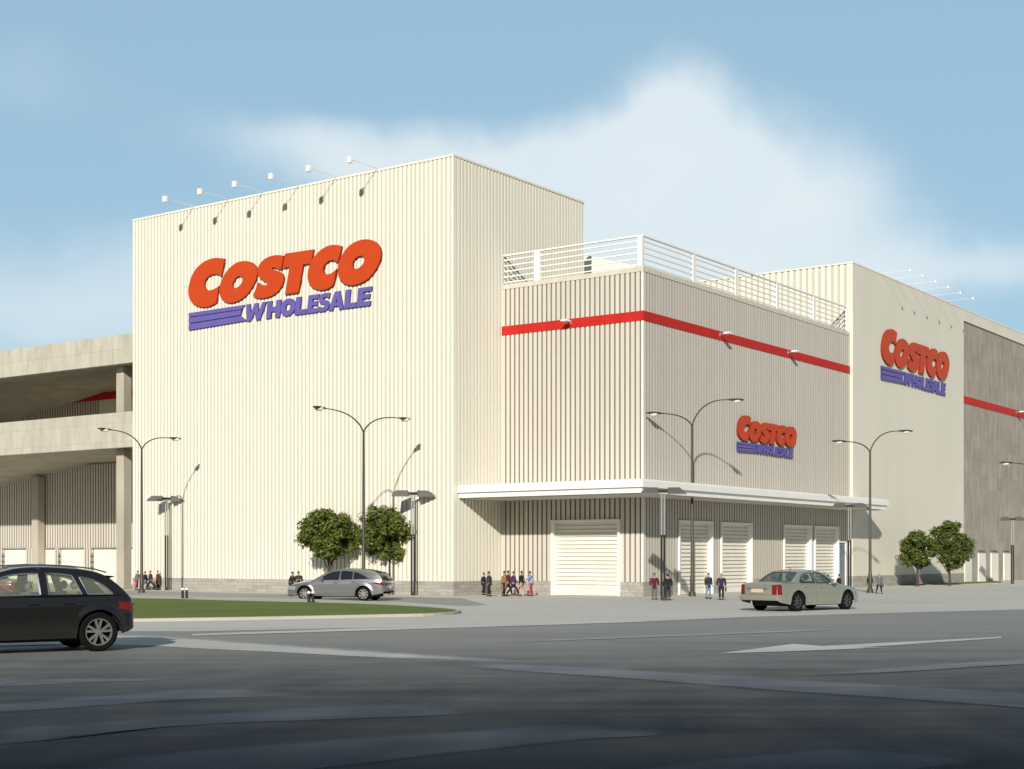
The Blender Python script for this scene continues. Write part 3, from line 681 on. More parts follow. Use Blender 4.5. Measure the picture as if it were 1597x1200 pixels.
# small wall lamps on the red band
def wall_lamp(label, loc, rz):
    r = thing("wall_lamp", label, "wall lamp", loc, rz, "wall lamps on the red band")
    b = MB(); b.box((-.07, -.5, .0), (.07, 0, .07)); b.box((-.1, -.03, -.14), (.1, 0, .14)); b.build("bracket", STEEL, r, bevel=.01)
    b = MB(); b.prism([(-.30, .0), (-.22, .14), (.22, .14), (.30, .0)], lambda u, v, t: (u, t, v), -.95, -.45); b.build("lamp_head", WHITE, r, bevel=.02)
    r.scale = (.78,)*3
    return r
x = onY(AY0, 890, 505).x; wall_lamp("wall lamp on the red band above the single wide roll door", L2W(x, AY0-.036, 16.1), -YAW)
y = onX(AX1, 1122, 525).y; wall_lamp("wall lamp on the red band left of the small sign", L2W(AX1+.036, y, 16.1), R(90)-YAW)
y = onX(AX1, 1228, 553).y; wall_lamp("wall lamp on the red band above the small annex sign's right end", L2W(AX1+.036, y, 16.1), R(90)-YAW)
y = onX(WX, 1586, 640).y; wall_lamp("wall lamp on the red band of the grey concrete panel", L2W(WX-.08, y, 16.15), R(90)-YAW)

# ------------------------------------------------------------------ street lamps
def street_lamp(label, base, dirv, zj, half_a, za, half_b, zb):
    r = thing("street_lamp", label, "street lamp", base, 0, "tall lamps with two curved arms")
    b = MB(); b.tube([(0, 0, 0), (0, 0, 1.2), (0, 0, 1.25), (0, 0, zj)], [.13, .12, .095, .06], 10); b.lathe([(0, .25), (.19, .25), (.22, 0)], 12); b.build("pole", POLE, r)
    for s, half, z in ((1, half_a, za), (-1, half_b, zb)):
        d = Vector(dirv)*s; pts = []
        for i in range(13):
            t = i/12; a = t*math.pi/2*1.05
            pts.append(d*(half*(.03+.97*(1-math.cos(a))/(1-math.cos(math.pi/2*1.05))))*1.0 + Vector((0, 0, zj-.1+(z-zj+.1)*math.sin(a)/math.sin(math.pi/2))))
        # curve rises steeply then flattens outwards
        pts = [d*(half*(t/12)**1.35)+Vector((0, 0, zj-.05+(z-zj+.05)*(1-(1-t/12)**2.4))) for t in range(13)]
        b = MB(); b.tube(pts, [.045-.018*i/12 for i in range(13)], 8); arm = b.build("arm", POLE, r)
        e = pts[-1]; b = MB()
        rows = []
        side = Vector((-d.y, d.x, 0))
        for t, w, h0, h1 in ((-.15, .03, -.03, .04), (.1, .10, -.05, .08), (.45, .16, -.05, .10), (.75, .13, -.04, .08), (.9, .03, 0, .04)):
            c = e+d*t
            rows.append([c+side*(w*math.cos(2*math.pi*k/10))+Vector((0, 0, (h1 if math.sin(2*math.pi*k/10) > 0 else -h0)*math.sin(2*math.pi*k/10))) for k in range(10)])
        b.grid(rows, 0, True, True); b.build("lamp_head", POLE, arm)
        b = MB(); c = e+d*.42+Vector((0, 0, -.05)); b.ball(c, (.24, .14, .13), 8); b.build("lens", LENS, arm)
    return r
def lamp_px(label, bx, by, jy, lx, ly, rx, ry, dirv):
    g = G(bx, by); d = Vector(dirv)
    def solve(px, py):
        k_ = (px-CX)/F; t = (k_*g.y-g.x)/(d.x-k_*d.y); q = g+d*t
        return t, H-(py-YH)*q.y/F
    tl, zl = solve(lx, ly); tr, zr = solve(rx, ry); zj = H-(jy-YH)*g.y/F
    print("lamp", g, zj, tl, zl, tr, zr)
    if tl > 0: return street_lamp(label, g, d, zj, tl-.9, zl, -tr-.9, zr)
    return street_lamp(label, g, d, zj, tr-.9, zr, -tl-.9, zl)
lamp_px("two-armed street lamp at the tower's left corner", 221, 925, 701, 152.7, 669, 282.7, 685, PV)
lamp_px("two-armed street lamp behind the silver hatchback", 567, 933, 674, 488, 635, 640, 654.5, PV)
lamp_px("two-armed street lamp before the annex roll doors", 1079.5, 930.5, 664, 1006.8, 644.5, 1161, 624.5, (Vector((-.93, -.25, 0))-0*PV).normalized())
lamp_px("two-armed street lamp right of the pale green sedan", 1357, 925, 705, 1297, 688.5, 1424, 673, Vector((-.94, -.22, 0)).normalized())
lamp_px("two-armed street lamp cut by the right edge of the view", 1617, 921, 737, 1558, 722, 1676, 713, Vector((-.95, -.2, 0)).normalized())

def panel_lamp(label, base, z, w, rz):
    r = thing("panel_lamp", label, "lamp post", base, rz, "low lamp posts with two flat panels")
    zc = z*.60
    b = MB()
    for s in (-1, 1): b.tube([(s*.075, 0, 0), (s*.075, 0, zc)], .055, 8)
    b.box((-.13, -.06, 0), (.13, .06, .22)); b.build("lower_pole", POLEB, r)
    b = MB()
    for s in (-1, 1): b.tube([(s*.075, 0, zc), (s*.075, 0, z)], .05, 8)
    b.build("upper_pole", STEEL, r)
    b = MB(); b.tube([(-.3, 0, z), (.3, 0, z)], .085, 8); b.build("hub", POLEB, r)
    tl = R(24)
    for s in (-1, 1):
        b = MB(); hw = w/2
        poly = [(s*.20, -.40), (s*hw, -.40), (s*(hw-.32), .42), (s*.26, .42)]
        b.prism(poly, lambda u, v, t: (u, v*math.cos(tl), z+v*math.sin(tl)+t), -.035, .035); p = b.build("lamp_panel", mat("lamp_panel_grey", (.12, .112, .10), .5), r, bevel=.008)
        b = MB(); b.prism([(s*.30, -.30), (s*(hw-.14), -.30), (s*(hw-.36), .30), (s*.34, .30)], lambda u, v, t: (u, v*math.cos(tl), z+v*math.sin(tl)+t), -.052, -.037); b.build("lens", mat("grey_lens", (.25, .24, .21), .3), p)
    return r
def pl(label, x, by, ty, w_px, rz=0):
    g = G(x, by); panel_lamp(label, g, H-(ty-YH)*g.y/F, w_px*g.y/F, rz)
pl("flat-panel lamp post beside the people at the tower's left corner", 260, 921, 778, 61, R(12))
pl("flat-panel lamp post right of the two trees behind the silver hatchback", 644, 929, 770, 68, R(8))
pl("flat-panel lamp post in front of the annex corner", 1034, 937, 766, 72, R(-4))
pl("flat-panel lamp post behind the pale green sedan", 1325, 924, 789.5, 58, R(-8))
pl("flat-panel lamp post at the far right by the white bay doors", 1579, 911, 810, 42, R(-10))

# ------------------------------------------------------------------ bollards
def bollard(label, g, h):
    r = thing("bollard", label, "bollard", g, 0, "short black bollards with white caps")
    b = MB(); b.lathe([(.0, 0), (.085, 0), (.085, .05), (.068, .05), (.068, h*.80), (0, h*.80)], 14); b.build("post", POLEB, r)
    b = MB(); b.lathe([(0, h*.80), (.078, h*.80), (.08, h*.92), (.055, h), (0, h)], 14); b.build("cap", WHITE, r)
    return r
for cx_, by, who in ((288, 936.5, "left"), (485, 943.5, "right")):
    for s, nm in ((-3.2, "left"), (3.2, "right")):
        g = G(cx_+s, by); g.z = .115
        pos = "near the tower's left people" if who == "left" else "in front of the silver hatchback"
        bollard(f"{nm} bollard of the black pair on the grass {pos}", g, .53)

# ------------------------------------------------------------------ trees
def leaf_mat(name, lo, hi):
    m = bpy.data.materials.new(name); m.use_nodes = True; nt = m.node_tree; N = nt.nodes; Lk = nt.links
    b = N['Principled BSDF']; b.inputs['Roughness'].default_value = .55; b.inputs['Specular IOR Level'].default_value = .3
    tc = N.new('ShaderNodeTexCoord'); n = N.new('ShaderNodeTexNoise'); n.inputs['Scale'].default_value = 3; n.inputs['Detail'].default_value = 5; Lk.new(tc.outputs['Object'], n.inputs[0])
    n2 = N.new('ShaderNodeTexWhiteNoise'); 
    at = N.new('ShaderNodeAttribute'); at.attribute_name = 'leafrand'; 
    ad = N.new('ShaderNodeMath'); ad.operation = 'MULTIPLY_ADD'; Lk.new(at.outputs['Fac'], ad.inputs[0]); ad.inputs[1].default_value = .6; Lk.new(n.outputs['Fac'], ad.inputs[2])
    cr = N.new('ShaderNodeValToRGB'); cr.color_ramp.elements[0].position = .4; cr.color_ramp.elements[1].position = 1.05
    cr.color_ramp.elements[0].color = (*lo, 1); cr.color_ramp.elements[1].color = (*hi, 1); Lk.new(ad.outputs[0], cr.inputs[0]); Lk.new(cr.outputs[0], b.inputs['Base Color'])
    tr = N.new('ShaderNodeBsdfTranslucent'); Lk.new(cr.outputs[0], tr.inputs[0]); ms = N.new('ShaderNodeMixShader'); ms.inputs[0].default_value = .18
    Lk.new(b.outputs[0], ms.inputs[1]); Lk.new(tr.outputs[0], ms.inputs[2]); Lk.new(ms.outputs[0], N['Material Output'].inputs[0])
    return m
LEAF = leaf_mat("broad_leaf", (.026, .048, .008), (.165, .195, .034))
LEAFD = leaf_mat("dark_broad_leaf", (.022, .042, .008), (.130, .160, .030))
def tree(label, g, hgt, cw, cb, lm, seed, nclump=62, nleaf=16000, name="tree", lean=0):
    rnd = random.Random(seed)
    r = thing(name, label, "tree", g, 0)
    ch = hgt-cb; cz = cb+ch*.52; rx = cw/2; rz_ = ch/2
    b = MB(); th = cb+ch*.35
    b.tube([(0, 0, -.05), (.02, 0, cb*.5), (lean*.4, .03, cb), (lean, 0, th), (lean*1.1, .05, th+ch*.3)], [.13, .10, .085, .06, .02], 8)
    clumps = []
    while len(clumps) < nclump:
        u = Vector((rnd.uniform(-1, 1), rnd.uniform(-1, 1), rnd.uniform(-1, 1)))
        if u.length > 1 or u.length < .30: continue
        w = 1.06-.15*max(0, u.z-.3)-.15*max(0, -u.z-.5)
        c = Vector((u.x*rx*.80*w+lean, u.y*rx*.75*w, cz+u.z*rz_*.80)); clumps.append((c, rnd.uniform(.19, .33)*rx))
    for i, (c, s) in enumerate(clumps):
        if i % 3 == 0:
            st = Vector((lean*.7, 0, cb*rnd.uniform(.85, 1)+ch*rnd.uniform(0, .25))); mid = st.lerp(c, .5)+Vector((0, 0, .12))
            b.tube([st, mid, c], [.045, .03, .012], 6)
    b.build("trunk", BARK, r)
    vs, fs, cr_ = [], [], []
    for i in range(nleaf):
        c, s = rnd.choice(clumps)
        d = Vector((rnd.gauss(0, 1), rnd.gauss(0, 1), rnd.gauss(0, 1))).normalized()*s*(rnd.random()**.45)*rnd.uniform(.8, 1.25)
        d.z *= .8; p = c+d
        n = (d.normalized()+Vector((rnd.gauss(0, .5), rnd.gauss(0, .5), .5+rnd.gauss(0, .5)))).normalized()
        t = n.orthogonal().normalized(); t.rotate(Matrix.Rotation(rnd.uniform(0, 6.28), 3, n)); q = n.cross(t)
        l = rnd.uniform(.07, .135); w = l*.55; k = len(vs)
        vs += [p-t*l, p+q*w+n*.01, p+t*l, p-q*w+n*.01]; fs.append((k, k+1, k+2, k+3)); cr_.append(rnd.random())
    me = bpy.data.meshes.new("crown"); me.from_pydata(vs, [], fs); me.materials.append(lm)
    at = me.attributes.new("leafrand", 'FLOAT', 'FACE'); at.data.foreach_set('value', cr_)
    o = bpy.data.objects.new("crown", me); col.objects.link(o); o.parent = r
    return r
def tree_px(label, x, by, ty, cby, wpx, lm, seed, **kw):
    g = G(x, by); s = g.y/F
    tree(label, g, (by-ty)*s, wpx*s, (by-cby)*s, lm, seed, **kw)
tree_px("left one of the two leafy trees behind the silver hatchback", 514, 927, 789, 890, 100, LEAF, 11)
tree_px("right one of the two leafy trees behind the silver hatchback, beside the panel lamp", 608, 927.5, 785, 882, 108, LEAF, 23)
tree_px("smaller round dark tree on the grass strip by the far wing", 1431, 915, 826, 893, 56, LEAFD, 31, nclump=56, nleaf=12000)
tree_px("taller round dark tree on the grass strip by the far wing", 1481, 914, 808, 897, 72, LEAFD, 47, nclump=62, nleaf=14500)

# ------------------------------------------------------------------ cars
def lerp_pts(pts, x):
    if x <= pts[0][0]: return pts[0][1]
    for (x0, y0), (x1, y1) in zip(pts[:-1], pts[1:]):
        if x <= x1:
            t = (x-x0)/(x1-x0) if x1 > x0 else 0; return y0+(y1-y0)*t
    return pts[-1][1]
def smooth_pts(pts, x):          # monotone-ish cubic
    n = len(pts)
    if x <= pts[0][0]: return pts[0][1]
    if x >= pts[-1][0]: return pts[-1][1]
    for i in range(n-1):
        if x <= pts[i+1][0]:
            x0, y0 = pts[i]; x1, y1 = pts[i+1]; h = x1-x0; t = (x-x0)/h
            def sl(j):
                if j == 0: return (pts[1][1]-pts[0][1])/(pts[1][0]-pts[0][0])
                if j == n-1: return (pts[-1][1]-pts[-2][1])/(pts[-1][0]-pts[-2][0])
                a = (pts[j][1]-pts[j-1][1])/(pts[j][0]-pts[j-1][0]); c = (pts[j+1][1]-pts[j][1])/(pts[j+1][0]-pts[j][0])
                return 0 if a*c <= 0 else 2*a*c/(a+c)
            return (2*t**3-3*t*t+1)*y0+(t**3-2*t*t+t)*h*sl(i)+(-2*t**3+3*t*t)*y1+(t**3-t*t)*h*sl(i+1)
def paint(name, c, metal=.5, rough=.3):
    return mat(name, c, rough, .03, 3, metal=metal, coat=1, spec=.5)
SIDE = [(0, .885), (.12, .93), (.28, .975), (.5, 1.0), (.72, .998), (.88, .975), (1, .945)]
class Car:
    def __init__(s, S): s.S = S; s.__dict__.update(S)
    def y_side(s, x, z):
        bz = smooth_pts(s.belt, x)
        y = s.W*smooth_pts(s.plan, x)*smooth_pts(SIDE, min(1, max(0, z/bz)))
        for xa in (s.xr, s.xf):
            d = math.hypot(x-xa, z-s.rw); t = max(0, 1-abs(d-s.ra)/.14)
            if z < bz*.86: y += .028*t*t*(3-2*t)
        if s.crease and z > 0:
            t = max(0, 1-abs(z/bz-.86)/.07); y += .012*t
        return y
    def y_green(s, x, z):
        bz = smooth_pts(s.belt, x); h = max(0, z-bz)
        return s.W*smooth_pts(s.plan, x)*.945-.004-s.tumble*h-.16*h*h
    def body(s, root, pm):
        xs = sorted(set([round(s.L*i/110, 4) for i in range(111)]+[.01, .02, .05, .08]+[round(s.L-v, 4) for v in (.01, .02, .05, .08)]+[s.xrb, s.xfb]))
        cols = []
        for x in xs:
            zb = smooth_pts(s.bottom, x)
            for xa in (s.xr, s.xf):
                if abs(x-xa) < s.ra: zb = max(zb, s.rw+math.sqrt(s.ra**2-(x-xa)**2))
            zt = smooth_pts(s.belt, x); c = []
            n = 14
            for i in range(n+1):
                z = zb+(zt-zb)*i/n; c.append((x, s.y_side(x, z), z))
            cols.append(c)
        b = MB()
        for sg in (1, -1): b.grid([[(p[0], p[1]*sg, p[2]) for p in c] for c in cols], 0, True)
        # decks
        for sel in ([c for c in cols if c[0][0] <= s.xrb+1e-6], [c for c in cols if c[0][0] >= s.xfb-1e-6]):
            rows = []
            for c in sel:
                x, yb, zt = c[-1]; dz = smooth_pts(s.deck, x)-zt; row = []
                for k in range(-12, 13):
                    f = 1-abs(k)/12; row.append((x, yb*k/12, zt+dz*(1-(1-f)**2.6)))
                rows.append(row)
            if len(rows) > 1: b.grid(rows, 0, True)
        # bulged end faces
        for c, sx_, bl in ((cols[0], -1, s.bulge_r), (cols[-1], 1, s.bulge_f)):
            rows = []
            for p in c:
                f = (p[2]-c[0][2])/(c[-1][2]-c[0][2]); row = []
                for k in range(-8, 9):
                    u = k/8; row.append((p[0]+sx_*bl*(1-u*u)*(.4+.6*math.sin(math.pi*min(1, .15+f*.8))), p[1]*u, p[2]))
                rows.append(row)
            x, yb, zt = c[-1]; dz = smooth_pts(s.deck, x)-zt; row = []
            for k in range(-8, 9):
                f = 1-abs(k)/8; row.append((x, yb*k/8, zt+dz*(1-(1-f)**2.6)))
            rows.append(row)
            b.grid(rows, 0, True)
        body = b.build("body", [pm], root, weld=True, angle=50)
        # greenhouse: pillars as a panel with window openings
        out = s.green; dens = []
        for p, q in zip(out, out[1:]+out[:1]):
            n = max(1, int(math.hypot(p[0]-q[0], p[1]-q[1])/.12))
            for i in range(n): dens.append((p[0]+(q[0]-p[0])*i/n, p[1]+(q[1]-p[1])*i/n))
        b = MB()
        wins = [smooth2(w, 4, 42) for w in s.windows]
        for sg in (1, -1):
            b.holed([dens]+wins, lambda u, v: (u, sg*s.y_green(u, v), v), 0)
            b.holed([dens]+wins, lambda u, v: (u, sg*(s.y_green(u, v)-.035), v), 1)
            for w in wins:
                n = len(w); b.add([(u, sg*s.y_green(u, v), v) for u, v in w]+[(u, sg*(s.y_green(u, v)-.035), v) for u, v in w], [(i, (i+1) % n, n+(i+1) % n, n+i) for i in range(n)], 1)
        # roof
        top = s.green[s.it0:s.it1+1]; rx = [top[0][0]+(top[-1][0]-top[0][0])*i/24 for i in range(25)]
        tp = sorted(top); rows = []
        for x in rx:
            z = smooth_pts(tp, x); y = s.y_green(x, z); rows.append([(x, y*math.sin(math.pi/2*k/9), z+.055*(1-abs(k/9)**2.5)*min(1, .35+1.3*min(abs(x-tp[0][0]), abs(x-tp[-1][0])))+0) for k in range(-9, 10)])
        b.grid(rows, 0, True)
        b.build("cabin_frame", [pm, INTER], root, angle=40)
        # side glass
        for sg in (1, -1):
            for w in wins:
                bb = MB(); bb.holed([w], lambda u, v: (u, sg*(s.y_green(u, v)-.02), v), 0); bb.build("side_window", s.glass, root)
                if s.trim:
                    bb = MB(); lp = [(u, sg*(s.y_green(u, v)+.004), v) for u, v in w]; bb.tube(lp+[lp[0]], s.trim_r, 5, cap=False); bb.build("window_trim", s.trim, root)
        # screens
        for nm, i0, i1, sx_, bl in (("rear_window", 0, s.it0, -1, s.bl_r), ("windscreen", len(s.green)-1, s.it1, 1, s.bl_f)):
            a, c = Vector(s.green[i0]), Vector(s.green[i1])
            seq = s.green[0:s.it0+1] if nm == "rear_window" else list(reversed(s.green[s.it1:]))
            rows = []; n = 12
            tot = [0]
            for p, q in zip(seq[:-1], seq[1:]): tot.append(tot[-1]+math.hypot(p[0]-q[0], p[1]-q[1]))
            for i in range(n+1):
                d = tot[-1]*i/n; x = lerp_pts(list(zip(tot, [p[0] for p in seq])), d); z = lerp_pts(list(zip(tot, [p[1] for p in seq])), d)
                y = s.y_green(x, z)
                rows.append([(x+sx_*bl*(1-(k/8)**2)*(1-.6*i/n), y*k/8, z+.055*(1-abs(k/8)**2.5)*.35*(i/n)) for k in range(-8, 9)])
            inner = [r_[1:-1] for r_ in rows[1:-1]] if True else rows
            bb = MB()
            # painted surround, then glass
            bb.grid(rows[:2], 0, True); bb.grid(rows[-2:], 0, True); bb.grid([r_[:2] for r_ in rows], 0, True); bb.grid([r_[-2:] for r_ in rows], 0, True)
            f = bb.build("window_surround", [pm if nm != "rear_window" or not s.dark_rear else DARK], root)
            bb = MB(); bb.grid([[(p[0]-sx_*.006, p[1], p[2]-.004) for p in r_] for r_ in inner], 0, True); bb.build(nm, s.glass_end, root)
        # interior and underbody
        b = MB(); zf = s.floor
        b.box((s.xrb-.1 if s.xrb > .3 else .25, -s.W*.8, zf-.05), (s.xfb+.05, s.W*.8, zf))
        b.box((s.xfb-.55, -s.W*.76, zf), (s.xfb-.1, s.W*.76, smooth_pts(s.belt, s.xfb)-.05))
        b.build("cabin_floor", INTER, root)
        for x in s.seats:
            for sg in (1, -1):
                bz = smooth_pts(s.belt, x); b = MB()
                b.box((x-.10, sg*.38-.24, zf), (x+.06, sg*.38+.24, bz+.10)); b.box((x+.06, sg*.38-.24, zf), (x+.5, sg*.38+.24, zf+.18))
                b.box((x-.11, sg*.38-.13, bz+.14), (x+.0, sg*.38+.13, bz+.32)); b.build("seat", SEATM, root, bevel=.05)
        b = MB(); z0 = .2*s.rw/.37; b.box((.07, -s.W*.78, .40), (s.xr-s.ra+.03, s.W*.78, .62)); b.box((max(.45, s.xr-s.ra-.1), -s.W*.68, z0), (s.L-.6, s.W*.68, zf-.051))
        for xa in (s.xr, s.xf):          # dark liners behind the wheels
            arc = [(xa+s.ra*.985*math.cos(math.pi*k/16), s.rw+s.ra*.985*math.sin(math.pi*k/16)) for k in range(17)]
            b.grid([[(u, y, v) for u, v in arc] for y in (-s.W*.97, -s.W*.62, s.W*.62, s.W*.97)], 0, True)
            for y in (-s.W*.62, s.W*.62): b.holed([arc], lambda u, v, y=y: (u, y, v), 0)
        b.build("underbody", DARK, root)
    def patch(s, x0, x1, z0, z1, sg, off, nx=10, nz=6):
        rows = []
        for i in range(nx+1):
            x = x0+(x1-x0)*i/nx; za, zb = (z0(x) if callable(z0) else z0), (z1(x) if callable(z1) else z1)
            rows.append([(x, sg*(s.y_side(x, za+(zb-za)*j/nz)+off), za+(zb-za)*j/nz) for j in range(nz+1)])
        return rows
    def wheels(s, root):
        for xa in (s.xr, s.xf):
            for sg in (1, -1):
                wy = sg*(s.W*.985-.12); r = s.rw; b = MB(); hw = .125
                b.lathe([(r*.70, -hw), (r*.90, -hw), (r*.985, -hw*.75), (r, -hw*.4), (r, hw*.4), (r*.985, hw*.75), (r*.90, hw), (r*.70, hw*.9), (r*.68, hw*.3), (r*.68, -hw*.3), (r*.70, -hw)], 40, 0, 'Y', (xa, wy, r))
                b.lathe([(0, -hw*.1*sg), (r*.69, -hw*.1*sg)], 24, 0, 'Y', (xa, wy, r))
                w = b.build("wheel", TYRE, root)
                b = MB(); yo = sg*hw*.78
                b.lathe([(r*.70, yo*.3), (r*.715, yo*1.05), (r*.64, yo*1.05), (r*.62, yo*.5)], 40, 0, 'Y', (xa, wy, r))
                ns = s.spokes
                for k in range(ns):
                    for e in ((-.16, .16) if s.double else (0,)):
                        a = 2*math.pi*k/ns+.3+e*.9; a2_ = 2*math.pi*k/ns+.3+e*1.5
                        d0 = Vector((math.cos(a), 0, math.sin(a))); d1 = Vector((math.cos(a2_), 0, math.sin(a2_)))
                        n0 = Vector((-math.sin(a), 0, math.cos(a))); sw = s.spw*r
                        p = [d0*r*.13-n0*sw*.8, d0*r*.13+n0*sw*.8, d1*r*.66+n0*sw, d1*r*.66-n0*sw]
                        vs = [Vector((xa, wy+yo*.95, r))+q for q in p]+[Vector((xa, wy+yo*.45, r))+q for q in p]
                        b.add(vs, [(0, 1, 2, 3), (7, 6, 5, 4), (0, 4, 5, 1), (1, 5, 6, 2), (2, 6, 7, 3), (3, 7, 4, 0)])
                b.lathe([(0, yo*1.0), (r*.15, yo*1.0), (r*.17, yo*.5)], 16, 0, 'Y', (xa, wy, r))
                b.build("rim", s.rim, w)
    def doors(s, root, pm, spans, handles, hm=None):
        for sg in (1, -1):
            for (x0, x1), hx in zip(spans, handles):
                def zlo(x):
                    z = smooth_pts(s.bottom, x)+.09
                    for xa in (s.xr, s.xf):
                        if abs(x-xa) < s.ra+.06: z = max(z, s.rw+math.sqrt((s.ra+.06)**2-(x-xa)**2))
                    return z
                b = MB(); b.grid(s.patch(x0+.012, x1-.012, zlo, lambda x: smooth_pts(s.belt, x)-.012, sg, .007, 16, 10), 0, True)
                d = b.build("door", pm, root)
                z = smooth_pts(s.belt, hx)*.885; y = s.y_side(hx, z)
                b = MB(); b.box((hx-.11, sg*(y+.01), z-.018), (hx+.11, sg*(y+.05), z+.022)); b.build("door_handle", hm or pm, d, bevel=.012)
    def mirror(s, root, pm, x):
        for sg in (1, -1):
            z = smooth_pts(s.belt, x)+.06; y = s.y_green(x, z)
            b = MB(); b.ball((x-.02, sg*(y+.16), z+.03), (.085, .13, .085), 8); b.box((x-.03, sg*(y-.02), z-.05), (x+.03, sg*(y+.10), z)); b.build("mirror", pm, root)

def grp(S): return Car(S)
GLASS_L = mat("clear_car_glass", (.42, .47, .38), .05, .02, 3, spec=.6, alpha=(.24, (.93, .98, .90)))
GLASS_D = mat("tinted_car_glass", (.018, .022, .024), .06, .05, 3, spec=.6, alpha=(.86, (.2, .25, .25)))
GLASS_M = mat("grey_green_car_glass", (.10, .13, .125), .06, .05, 3, spec=.6, alpha=(.45, (.65, .75, .70)))

def suv():
    S = dict(L=5.05, W=.985, xr=1.10, xf=4.08, rw=.405, ra=.465, bulge_r=.10, bulge_f=.14, tumble=.30, crease=True,
        belt=[(0, 1.02), (.12, 1.11), (.5, 1.14), (2, 1.13), (3.6, 1.10), (4.3, 1.01), (4.9, .86), (5.05, .74)],
        deck=[(0, 1.03), (.1, 1.13), (.4, 1.17), (3.7, 1.17), (4.3, 1.08), (4.85, .93), (5.05, .76)],
        plan=[(0, .84), (.06, .90), (.2, .95), (.55, .985), (1.2, 1.0), (3.6, 1.0), (4.4, .97), (4.8, .90), (4.98, .80), (5.05, .70)],
        bottom=[(0, .50), (.1, .44), (.45, .36), (.8, .30), (4.4, .28), (4.8, .32), (5.05, .40)],
        green=[(.12, 1.11), (.34, 1.28), (.52, 1.40), (.66, 1.485), (.80, 1.555), (1.1, 1.63), (1.6, 1.69), (2.2, 1.72), (2.7, 1.70), (3.05, 1.64), (3.4, 1.46), (3.75, 1.26), (4.05, 1.07)],
        it0=4, it1=9, xrb=.12, xfb=4.05, floor=.62, seats=(1.5, 2.45),
        windows=[[(.66, 1.187), (.78, 1.275), (.97, 1.385), (1.20, 1.48), (1.32, 1.515), (1.46, 1.535), (1.31, 1.187)],
                 [(1.44, 1.187), (1.61, 1.565), (1.85, 1.60), (2.12, 1.615), (2.10, 1.187)],
                 [(2.28, 1.187), (2.30, 1.615), (2.65, 1.60), (2.98, 1.545), (3.28, 1.39), (3.54, 1.22), (3.55, 1.175)]],
        glass=GLASS_L, glass_end=GLASS_M, trim=CHROME, trim_r=.017, bl_r=.06, bl_f=.14, dark_rear=True, spokes=5, double=True, spw=.065, rim=ALLOY)
    sq = lambda x: x*.70 if x < 1.1 else x-.33
    for k_ in ('belt', 'deck', 'plan', 'bottom', 'green'): S[k_] = [(sq(x), z) for x, z in S[k_]]
    S['windows'] = [[(sq(x), z) for x, z in w] for w in S['windows']]; S['seats'] = [sq(x) for x in S['seats']]
    for k_ in ('L', 'xr', 'xf', 'xrb', 'xfb'): S[k_] = sq(S[k_])
    return grp(S)
def build_suv(label, loc, rz, sc_):
    c = suv(); pm = paint("black_car_paint", (.014, .0128, .0115), .1, .24)
    r = thing("black_suv", label, "car", loc, rz); r.scale = (sc_,)*3
    c.body(r, pm); c.wheels(r); c.doors(r, pm, [(1.22, 1.87), (1.87, 3.02)], [1.40, 2.09]); c.mirror(r, pm, 3.09)
    for sg in (1, -1):
        b = MB(); b.grid(c.patch(-.0, .36, lambda x: .80+.25*x, lambda x: .995+.12*x, sg, .010, 8, 5), 0, True)
        y0 = c.y_side(0, .9); b.grid([[(-.012-c.bulge_r*(1-(u**2))*.9, sg*y0*u, z) for u in (1.0, .9, .8, .7)] for z in (.80, .86, .92, .99)], 0, True); b.build("tail_light", REDLENS, r)
        b = MB(); b.grid(c.patch(4.29, 4.67, .66, lambda x: .80-.05*(x-4.27), sg, .010, 8, 5), 0, True); b.build("headlight", CLEARLENS, r)
        b = MB(); pts = [(x, sg*(c.y_green(x, smooth_pts(sorted(c.green[4:10]), x))-.10), smooth_pts(sorted(c.green[4:10]), x)+.075) for x in (.53, .80, 1.3, 1.87, 2.47, 2.62)]
        b.tube(pts, .018, 6); b.build("roof_rail", CHROME, r)
    b = MB(); b.grid([[(x-.045 if i else x+.16, y, z) for y in (-.62, -.3, 0, .3, .62)] for i, (x, z) in enumerate(((.60, 1.595), (.36, 1.545)))], 0, True); b.grid([[(.36-.045, y, 1.545), (.44, y, 1.51)] for y in (-.62, 0, .62)], 0, False); b.build("roof_spoiler", pm, r)
    for sg in (1, -1):
        b = MB(); b.grid(c.patch(.0, .26, lambda x: smooth_pts(c.bottom, x)+.0, lambda x: .50, sg, .012, 8, 4), 0, True); b.build("bumper", paint("black_car_paint", (.01,.01,.01)), r)
    return r
